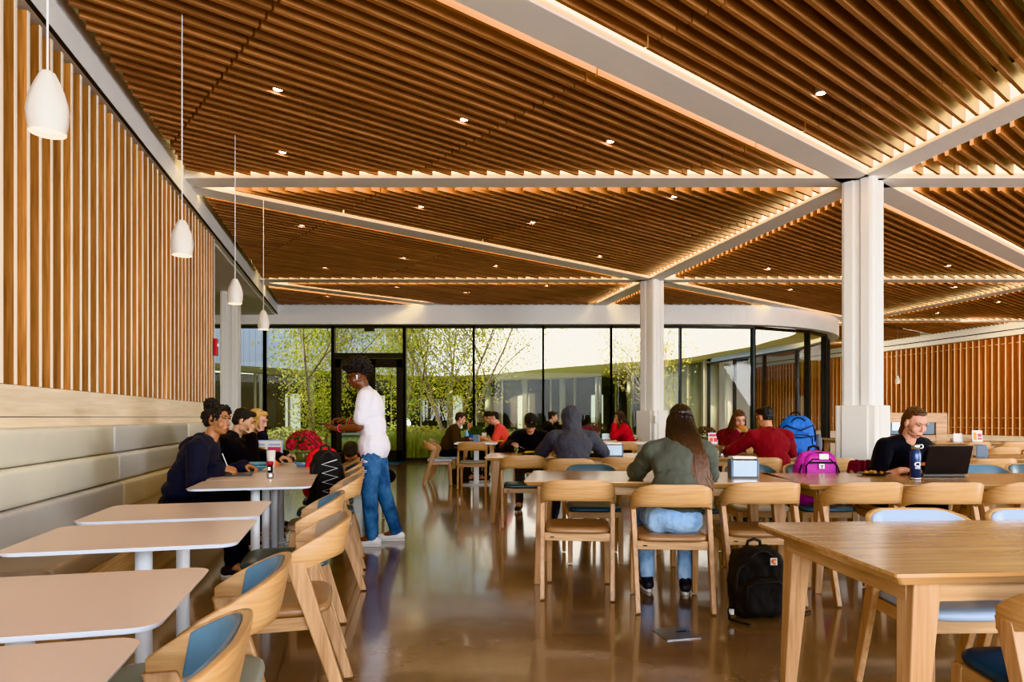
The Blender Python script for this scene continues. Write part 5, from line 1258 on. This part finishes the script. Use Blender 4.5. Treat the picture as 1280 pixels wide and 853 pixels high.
for k in range(2):
    zz = .088 - .007 * k; m.add([(.0376 * math.cos(-PI / 2 - .1 + q), .0376 * math.sin(-PI / 2 - .1 + q), zz + dz) for dz in (0, .003) for q in np.linspace(-.5, .5, 8)], [(i, i + 1, 9 + i, 8 + i) for i in range(7)])
m.build('emblem', 'logo_white', t)
def plate(label, c, rx, ry, mat='black_plastic', name='plate'):
    m = MB(); m.lathe([(.6, 0), (.7, .02), (1, .06), (.97, .07), (.68, .035), (.001, .03)], n=36, caps=False); m.lathe([(.6, 0), (.001, 0)], n=36, caps=False); m.v = [(x * rx, y * ry, z * .32) for x, y, z in m.v]; o = m.build(name, mat); o.location = c; return tag(o, label, 'plate')
plate('black plate with yellow food beside the blue bottle', (2.74, 5.20, TZ), .125, .11)
def food(label, c, r, n, mats, seed, amp=.6, group=None, size=.018):
    rr = random.Random(seed); m = MB()
    for k in range(n):
        a = rr.uniform(0, 2 * PI); q = r * math.sqrt(rr.random()); h = size * .5 + (1 - q / r) * size * amp; m.ellipsoid((c[0] + q * math.cos(a), c[1] + q * math.sin(a), c[2] + h), (size * rr.uniform(.6, 1.3), size * rr.uniform(.5, 1), size * rr.uniform(.4, .8)), Matrix.Rotation(rr.uniform(0, 3), 3, 'Z'), 8, 5, rr.randrange(len(mats)))
    o = m.build('food', mats); o['kind'] = 'stuff'; tag(o, label, 'food', group); return o
food('yellow food pieces on the black plate by the blue bottle', (2.74, 5.20, TZ + .012), .07, 9, ['food_yellow', 'food_yellow', 'bread'], 3)
slab('notebook', 'small brown notebook lying left of the olive jacket arm', 'notebook', (1.15, 4.83, TZ), (.11, .15, .012), 1.45, 'leather_brown')
# -- man with the cap
plate('black oval tray of food in front of the man in the black cap', (.19, 8.22, TZ), .21, .15, name='tray')
food('colourful rice and vegetables heaped on the black tray', (.19, 8.22, TZ + .012), .13, 60, ['food_yellow', 'food_orange', 'food_yellow', 'leaf_green'], 5)
def tumbler(label, c, r, h, mat, fill=None):
    t = thing('tumbler', label, 'cup', c); m = MB(); m.lathe([(r * .8, 0), (r, h), (r * .96, h), (r * .76, .006)], n=22, caps=False); m.lathe([(r * .8, 0), (.001, 0)], n=22, caps=False); m.build('cup_wall', mat, t)
    if fill: m = MB(); m.lathe([(r * .765, .007), (r * .9, h * .66)], n=22); m.build('drink', fill, t)
    return t
M['cup_glass'] = glass('cup_glass', (.93, .95, .96), .12)
tumbler('plastic cup of iced tea beside the black food tray', (.42, 8.05, TZ), .042, .15, 'cup_glass', 'cup_tea')
tumbler('clear empty cup at the couple table', (2.30, 7.66, TZ), .04, .13, 'cup_glass')
h_ = R8[2]['A'][1]; Wp = h_[2] + R8[2]['O']
o = MB(); o.tube([(0, 0, 0), (.06, -.06, -.04), (.10, -.10, -.06)], [.003, .003, .004], 6)
for k in (-1, 0, 1): o.tube([(.10 + .006 * k, -.10 - .006 * k, -.06), (.135 + .006 * k, -.135 - .004 * k, -.07)], .0018, 5)
o = o.build('fork', 'steel'); o.location = Wp + V((.02, -.07, .02)); tag(o, 'fork held by the man in the black cap', 'fork')
for k in range(3):
    slab('binder', ['lowest dark binder of the small stack right of the hooded person', 'middle dark binder of the small stack right of the hooded person', 'topmost dark binder of the small stack right of the hooded person'][k], 'binder', (.80, 7.70, TZ + .016 * k), (.24, .18, .0155), .1 - .12 * k, ['black_plastic', 'bag_grey', 'black_plastic'][k], 'dark binders')
# -- couple
o = MB(); o.ellipsoid((0, 0, .022), (.06, .045, .030), None, 18, 8); o.ellipsoid((0, 0, -.012), (.058, .043, .018), None, 18, 8); o.lathe([(.054, -.004), (.06, .004), (.054, .010)], n=20, mi=1); o = o.build('sandwich', ['bread', 'leaf_green']); hc_ = R10[1](0, .135, -.085) + R10[2]['O']; o.location = hc_; o.rotation_euler = (.6, 0, 0); tag(o, 'bun sandwich held up to the mouth by the woman in burgundy', 'sandwich')
plate('white plate in front of the woman in burgundy', (2.62, 8.18, TZ), .12, .12, 'ceramic')
# -- phone of the standing man
mid = (R4[2]['A'][1][2] + R4[2]['A'][-1][2]) / 2 + R4[2]['O']
o = slab('smartphone', 'black smartphone held in both hands by the standing man', 'phone', (mid.x - .13, mid.y - .02, mid.z - .005), (.155, .078, .009), .1, 'black_plastic', screen='black_plastic'); o.rotation_euler = (.05, .12, .1)
# wristbands, glasses and earbud are worn: parts of the person
rt_, P_, q = R4
for nm, s, tt_, mt in (('wristband', 1, .10, 'leaf_green'), ('wristband', 1, .18, 'paper_pink'), ('wristband', -1, .10, 'paper_pink')):
    S, E, W, *_ = q['A'][s]; d = (E - W).normalized(); c = W + (E - W) * tt_; a = d.orthogonal().normalized(); b = d.cross(a); m = MB(); m.tube([c + a * .034 * math.cos(x) + b * .034 * math.sin(x) for x in np.linspace(0, 2 * PI, 20, endpoint=False)], .006, 6, closed=True); m.build(nm, mt, rt_)
m = MB()
for s in (-1, 1):
    m.tube([P_(s * .032 + .022 * math.cos(a), .103 - abs(math.cos(a) * .012) * (1 if s * math.cos(a) > 0 else 0), .008 + .019 * math.sin(a)) for a in np.linspace(0, 2 * PI, 18, endpoint=False)], .0022, 5, closed=True); m.tube([P_(s * .054, .095, .012), P_(s * .079, .02, .014), P_(s * .081, -.012, .008)], .002, 5)
m.tube([P_(-.011, .103, .012), P_(0, .107, .014), P_(.011, .103, .012)], .002, 5); m.build('glasses', 'black_metal', rt_)
m = MB(); m.capsule(P_(-.086, .006, .0), .009, P_(-.086, .014, -.035), .005, 8); m.build('earbud', 'metal_white', rt_)
m = MB(); rr = random.Random(3); kn = q['J'][-1]
for k in range(26):
    tpos = rr.uniform(.12, .72); c = kn[0] + (kn[1] - kn[0]) * tpos if tpos < .9 else kn[1]; a = rr.uniform(-.9, .9); rad = .098 - .026 * tpos; fw_, sd = q['f'], -q['r']; dirn = (fw_ * math.cos(a) + q['r'] * -math.sin(a) * -1 * .8 + q['r'] * -.45).normalized(); p = c + dirn * rad; tn = dirn.cross(V((0, 0, 1))).normalized(); L = rr.uniform(.012, .035)
    m.tube([p - tn * L, p + dirn * .004 + V((0, 0, rr.uniform(-.008, .008))), p + tn * L], .0028, 4)
m.build('jean_fray', 'white_cotton', rt_)
rt9, P9, q9 = R9; cpt = q9['nb'] - q9['O'] + V((0, 0, -.17)) + q9['f'] * .10
m = MB(); m.box(cpt + q9['f'] * .035 - q9['r'] * .06, (.085, .05, .022), rz=math.atan2(q9['r'].y, q9['r'].x)); m.build('chest_print', 'logo_orange', rt9)
# -- by the glass
def planter(label, c, r, h, mat):
    t = thing('table_planter', label, 'plant', c); m = MB(); m.lathe([(r * .6, 0), (r * .72, h * .35)], n=20); m.build('pot', 'ceramic', t); lf = MB(); rr = random.Random(6)
    for k in range(260):
        a = rr.uniform(0, 2 * PI); u = rr.uniform(-.1, 1); s = math.sqrt(1 - min(1, u * u)); p = V((math.cos(a) * s * r * rr.uniform(.5, 1.1), math.sin(a) * s * r * rr.uniform(.5, 1.1), h * .4 + u * h * .6)); d = V((rr.uniform(-1, 1), rr.uniform(-1, 1), rr.uniform(-.3, 1))).normalized(); b = d.orthogonal().normalized(); L = .035; lf.add([p - d * L, p + b * L * .35, p + d * L, p - b * L * .35], [(0, 1, 2, 3)])
    lf.build('foliage', mat, t); return t
planter('leafy green plant on the far wooden table, between brown and coral shirts', (-.86, 13.25, TZ), .19, .27, 'leaf_dark')
o = MB(); o.lathe([(.033, 0), (.035, .01), (.035, .15), (.016, .19), (.016, .21)], n=18); o = o.build('drink_bottle', 'bottle_clear'); o.location = (-1.0, 12.62, TZ); tag(o, 'pale blue plastic bottle before the man in brown', 'bottle')
o = MB(); o.ellipsoid((0, 0, .06), (.075, .06, .07), None, 16, 8); o.lathe([(.03, 0), (.045, .03)], n=14); o = o.build('blue_pouch', 'bag_blue'); o.location = (-.93, 12.95, TZ + .0); tag(o, 'bright blue round pouch standing on the far wooden table', 'pouch')
o = MB(); o.lathe([(.04, 0), (.05, .15)], n=16); o = o.build('paper_cup', 'paper_white'); o.location = (-.70, 13.1, TZ); tag(o, 'white paper cup beside the green table plant', 'cup')
slab('book', 'yellow book lying before the man in coral', 'book', (-.42, 12.6, TZ), (.22, .16, .02), 0, 'paper_yellow')
o = MB(); o.box((0, 0, .13), (.30, .16, .25)); o.tube([(-.08, 0, .25), (-.06, 0, .33), (.06, 0, .33), (.08, 0, .25)], .012, 6); o = o.build('floor_bag', 'black_fabric', bevel=.04, seg=3); o.location = (-1.08, 12.2, .003); tag(o, 'black bag on the floor under the wooden table by the glass', 'bag')
mums('magenta chrysanthemums on the far table behind the hooded person', (1.36, 13.35, TZ), .21, .30, 'petal_magenta', saucer=False, seed=4, nf=130)
mums('dark chrysanthemums at the back of the far table behind the magenta ones', (1.60, 14.25, TZ), .23, .36, 'petal_dark', saucer=False, seed=5, nf=110)
mums('dark red chrysanthemums on the far table left of the big column', (4.75, 11.40, TZ), .22, .36, 'petal_dark', saucer=False, seed=6, nf=110)
mums('dark red chrysanthemums behind the olive jacket, beside two small signs', (3.22, 11.65, TZ), .17, .30, 'petal_dark', saucer=False, seed=7, nf=90)
sg = [(.1, .9, .66, .88, 'paper_pink'), (.12, .45, .2, .55, 'paper_orange'), (.55, .9, .2, .55, 'paper_pink')]
sign('small red-and-white sign in front of the far dark mums, left one', (3.22, 11.2, TZ), .17, .19, 0, sg, group='small table signs')
sign('small pinkish sign in front of the far dark mums, right one', (3.48, 11.25, TZ), .15, .17, 0, sg[:1], group='small table signs')
sign('white menu card standing on a far table, left of the pair', (8.05, 12.35, TZ), .17, .15, 0, [(.12, .88, .5, .56, 'paper_blue'), (.12, .88, .34, .38, 'paper_blue')], group='small table signs')
sign('menu card with yellow and pink panels on a far table, right of the pair', (8.30, 12.2, TZ), .19, .21, 0, [(.12, .42, .15, .8, 'paper_yellow'), (.52, .9, .45, .7, 'paper_pink'), (.52, .9, .2, .36, 'paper_pink')], group='small table signs')
# ================================================================ BAGS
def backpack(label, loc, rz, w, d, h, mat, trim, tilt=0.0, name='backpack', top=.7, pocket=True, pk=.54):
    t = thing(name, label, 'backpack', loc, rz); t.rotation_euler = (tilt, 0, rz)
    def shell(mb, c, s, e=.34, tp=top, flare=0):
        P = []
        for i in range(15):
            q = -PI / 2 + PI * (i + .02) / 14.04; ring = []; z = math.copysign(abs(math.sin(q)) ** .42, math.sin(q)); kk = 1 + (tp - 1) * max(0, z) ** 2
            for k in range(30):
                a = 2 * PI * k / 30; ring.append((c[0] + s[0] / 2 * kk * abs(math.cos(q)) ** .42 * math.copysign(abs(math.cos(a)) ** .5, math.cos(a)), c[1] + s[1] / 2 * kk * abs(math.cos(q)) ** .42 * math.copysign(abs(math.sin(a)) ** .6, math.sin(a)), c[2] + s[2] / 2 * z))
            P.append(ring)
        mb.grid(P, closed_v=True, caps=True)
    m = MB(); shell(m, (0, 0, h / 2), (w, d, h)); m.capsule((-w * .3, 0, h * .15), d * .36, (w * .3, 0, h * .15), d * .36); b = remesh(m, 'main_compartment', mat, t, .009, 3, .010, .07, seed=loc[0])
    if pocket:
        m = MB(); shell(m, (0, -d * .44, h * pk * .63), (w * .78, d * .42, h * pk)); remesh(m, 'front_pocket', mat, t, .008, 3, .006, .06, seed=loc[1])
        m = MB(); m.tube([(-w * .34, -d * .60, h * pk * .55), (-w * .34, -d * .61, h * pk * .85), (-w * .2, -d * .64, h * pk * .99), (w * .2, -d * .64, h * pk * .99), (w * .34, -d * .61, h * pk * .85), (w * .34, -d * .60, h * pk * .55)], .006, 6); m.build('zipper', trim, t)
    m = MB(); pts = [(w * .46 * math.cos(a) * (top if math.sin(a) > .5 else 1) , -d * .37, h * .5 + h * .45 * math.sin(a)) for a in np.linspace(-.3, PI + .3, 24)]; m.tube(pts, .008, 6); m.build('zipper', trim, t)
    m = MB(); m.tube([(-w * .13, d * .2, h * .97), (-w * .11, d * .16, h * 1.06), (0, d * .14, h * 1.09), (w * .11, d * .16, h * 1.06), (w * .13, d * .2, h * .97)], .010, 8); m.build('top_handle', trim, t)
    for s in (-1, 1):
        m = MB(); P = []
        for (y, z) in ((d * .42, h * .93), (d * .66, h * .8), (d * .70, h * .5), (d * .56, h * .2), (d * .44, h * .08)): P.append([(s * w * .24 - .025, y, z), (s * w * .24 + .025, y, z), (s * w * .24 + .025, y + .014, z), (s * w * .24 - .025, y + .014, z)])
        m.grid(P, closed_v=True, caps=True); m.build('strap', trim, t)
    return t
BP = backpack('black backpack with small orange patch on the floor behind the chair row', (1.43, 4.04, .004), .10, .345, .20, .42, 'black_fabric', 'black_mesh', tilt=-.05, top=.72)
m = MB(); m.box((.045, -.128, .345), (.042, .006, .042)); pq = m.build('logo_patch', 'logo_white', BP, bevel=.002)
m = MB(); P = []
for r0 in (.0145, .007):
    P.append([(.045 + r0 * 1.05 * math.cos(a) * (1.25 if math.sin(a) > 0 else 1), -.1325, .345 + r0 * 1.15 * math.sin(a)) for a in np.linspace(.5, 2 * PI - .4, 16)])
m.grid(P, smooth=False); m.ellipsoid((.040, -.1325, .347), (.007, .0015, .008), None, 10, 5); m.build('emblem', 'logo_orange', pq)
m = MB(); m.tube([(-.16, -.03, .10), (-.20, -.05, .05), (-.215, -.09, .012), (-.18, -.16, .008), (-.15, -.22, .008)], [.012, .012, .010, .009, .007], 6); m.build('loose_strap', 'black_fabric', BP); m = MB(); m.tube([(-.16, 0, .20), (-.19, -.03, .19), (-.19, -.04, .16), (-.16, -.04, .15)], .010, 6); m.build('loose_strap', 'black_fabric', BP); m = MB(); m.tube([(.15, .02, .02), (.22, .04, .006), (.30, .02, .008), (.36, .05, .008)], .007, 6); m.build('loose_strap', 'black_fabric', BP)
m = MB(); m.box((-.195, -.075, .05), (.02, .02, .03), rz=.4); m.build('buckle', 'metal_white', BP)
PB = backpack('pink and black backpack sitting on the chair across the laptop table', (2.50, 5.66, .470), -.05, .36, .20, .45, 'bag_pink', 'black_fabric', tilt=-.08, top=.78, pk=.84)
m = MB(); m.box((-.005, -.142, .315), (.045, .012, .040)); pq = m.build('logo_patch', 'logo_white', PB, bevel=.003); m = MB(); m.box((-.005, -.1490, .322), (.024, .002, .008)); m.box((-.005, -.1490, .308), (.010, .002, .018)); m.build('emblem', 'bag_grey', pq)
m = MB(); m.box((.02, -.13, .395), (.075, .012, .045)); m.build('id_tag', 'paper_white', PB, bevel=.003)
m = MB(); m.box((0, -.142, .345), (.22, .014, .014)); m.build('pocket_band', 'black_fabric', PB)
BB = backpack('bright blue hiking backpack standing on the couple table', (3.20, 7.78, TZ), -.15, .40, .26, .47, 'bag_blue', 'black_fabric', tilt=0, top=.66)
m = MB(); m.ellipsoid((.23, -.02, .14), (.05, .06, .12), None, 14, 8); m.build('side_pocket', 'bag_grey', BB); m = MB(); m.ellipsoid((-.16, -.10, .09), (.11, .07, .09), None, 16, 8); m.build('bottom_pouch', 'black_fabric', BB)
m = MB(); m.tube([(-.15, -.14, .36), (0, -.19, .30), (.15, -.14, .36)], .007, 6); m.tube([(-.17, -.16, .24), (0, -.22, .22), (.17, -.16, .24)], .007, 6); m.build('compression_strap', 'black_fabric', BB)
KB = backpack('black backpack with white cord lacing on a booth chair', (-1.55, 5.40, .470), .45, .27, .20, .47, 'black_fabric', 'black_mesh', tilt=-.12, top=.70)
m = MB(); rr = random.Random(2); pts = []
for k in range(9): pts.append(((-.06 if k % 2 else .06), -.165 + .006 * max(0, k - 4) , .10 + .035 * k))
m.tube(pts, .005, 5); m.build('cord_lacing', 'metal_white', KB)
RB = backpack('red backpack on the booth chair right behind the black backpack', (-1.80, 6.14, .470), .3, .32, .22, .45, 'bag_red', 'bag_red', tilt=-.1, top=.78, pocket=False)
# -- maroon jacket over the chair back
mb = MB()
for k in range(7):
    x = -.20 + k * .055; mb.capsule((x, .26, .80), .030, (x + .01, .285, .52 - .03 * (k % 3)), .034); mb.capsule((x, .26, .80), .028, (x, .215, .66), .022)
mb.capsule((-.22, .27, .79), .04, (-.27, .25, .46), .035)
t = thing('maroon_jacket', 'maroon jacket draped over the chair back behind the woman at the laptop', 'jacket', (3.14, 5.62, 0)); remesh(mb, 'jacket_cloth', 'maroon_cloth', t, .009, 4, .012, .06)
m = MB(); m.capsule((-.24, .25, .60), .036, (-.20, .10, .38), .028); m.build('sleeve', 'maroon_cloth', t)
# -- floor box cover
t = thing('floor_box', 'square metal floor box cover set into the concrete', 'floor box', (.865, 3.72, 0), TH)
m = MB(); m.prism(rrect(.20, .20, .008), .0, .005); m.build('cover', 'steel', t, bevel=.001); m = MB(); m.box((.04, .02, .0056), (.06, .012, .0015)); m.build('lift_handle', 'dark_gap', t)
# ================================================================ CAMERA, LIGHT
cam = bpy.data.cameras.new('camera'); co = bpy.data.objects.new('camera', cam); C.objects.link(co)
co.location = (0, 0, CAMZ); co.rotation_euler = (PI / 2, 0, 0)
cam.sensor_width = 36; cam.lens = F / 1280 * 36; cam.shift_x = -10 / 1280; cam.shift_y = (HY - 426.5) / 1280; cam.clip_start = .05; cam.clip_end = 400
bpy.context.scene.camera = co
wd = bpy.data.worlds.new('world'); bpy.context.scene.world = wd; wd.use_nodes = True; nt = wd.node_tree; nt.nodes.clear()
o = nt.nodes.new('ShaderNodeOutputWorld'); bg = nt.nodes.new('ShaderNodeBackground'); sk = nt.nodes.new('ShaderNodeTexSky')
sk.sky_type = 'NISHITA'; sk.sun_disc = False; sk.sun_elevation = math.radians(38); sk.sun_rotation = math.radians(230); sk.air_density = 1.0; sk.dust_density = 1.5
nt.links.new(sk.outputs[0], bg.inputs[0]); bg.inputs[1].default_value = .42; nt.links.new(bg.outputs[0], o.inputs[0])
def sun(d, e, col=(1, .94, .84)):
    l = bpy.data.lights.new('sun', 'SUN'); l.energy = e; l.angle = math.radians(.8); l.color = col
    o = bpy.data.objects.new('sun', l); C.objects.link(o); o.rotation_euler = Vector(d).to_track_quat('-Z', 'Y').to_euler(); o.location = (0, 0, 20)
sun((.62, .42, -.66), 5.0)
def area(name, loc, direction, sx, sy, e, col):
    l = bpy.data.lights.new(name, 'AREA'); l.shape = 'RECTANGLE'; l.size = sx; l.size_y = sy; l.energy = e; l.color = col
    o = bpy.data.objects.new(name, l); C.objects.link(o); o.location = loc; o.rotation_euler = Vector(direction).to_track_quat('-Z', 'Z').to_euler(); return o
area('window_light_behind', (3.0, -4.5, 2.2), (0, 1, -.02), 14, 3.4, 1300, (.93, .96, 1.0))  # added lamp behind the camera, for glazing assumed there but not modelled
area('window_light_right', (17.0, 1.5, 2.2), (-.85, .6, -.02), 9, 3.2, 2500, (.93, .96, 1.0))  # added area lamp; daylight from a right-hand window that is only assumed

for o in C.objects:
    if o.type == 'LIGHT' and o.data.type == 'AREA':
        o.visible_camera = True
for y in (10.5, 15.5, 20.5, 25.5):                      # lamps added to brighten the right slat wall; their fittings are assumed
    X, Y = skew(18.6, y); area('wall_wash', (X, Y, ZC - .02), (.75, .18, -.6), 2.2, .3, 95, (1, .86, .66))
sc = bpy.context.scene
sc.view_settings.view_transform = 'Khronos PBR Neutral'; sc.view_settings.exposure = 0.35
sc.cycles.use_denoising = True; sc.cycles.max_bounces = 7; sc.cycles.diffuse_bounces = 4; sc.cycles.glossy_bounces = 4; sc.cycles.transparent_max_bounces = 12; sc.cycles.sample_clamp_indirect = 6.0
sc.cycles.caustics_reflective = False; sc.cycles.caustics_refractive = False
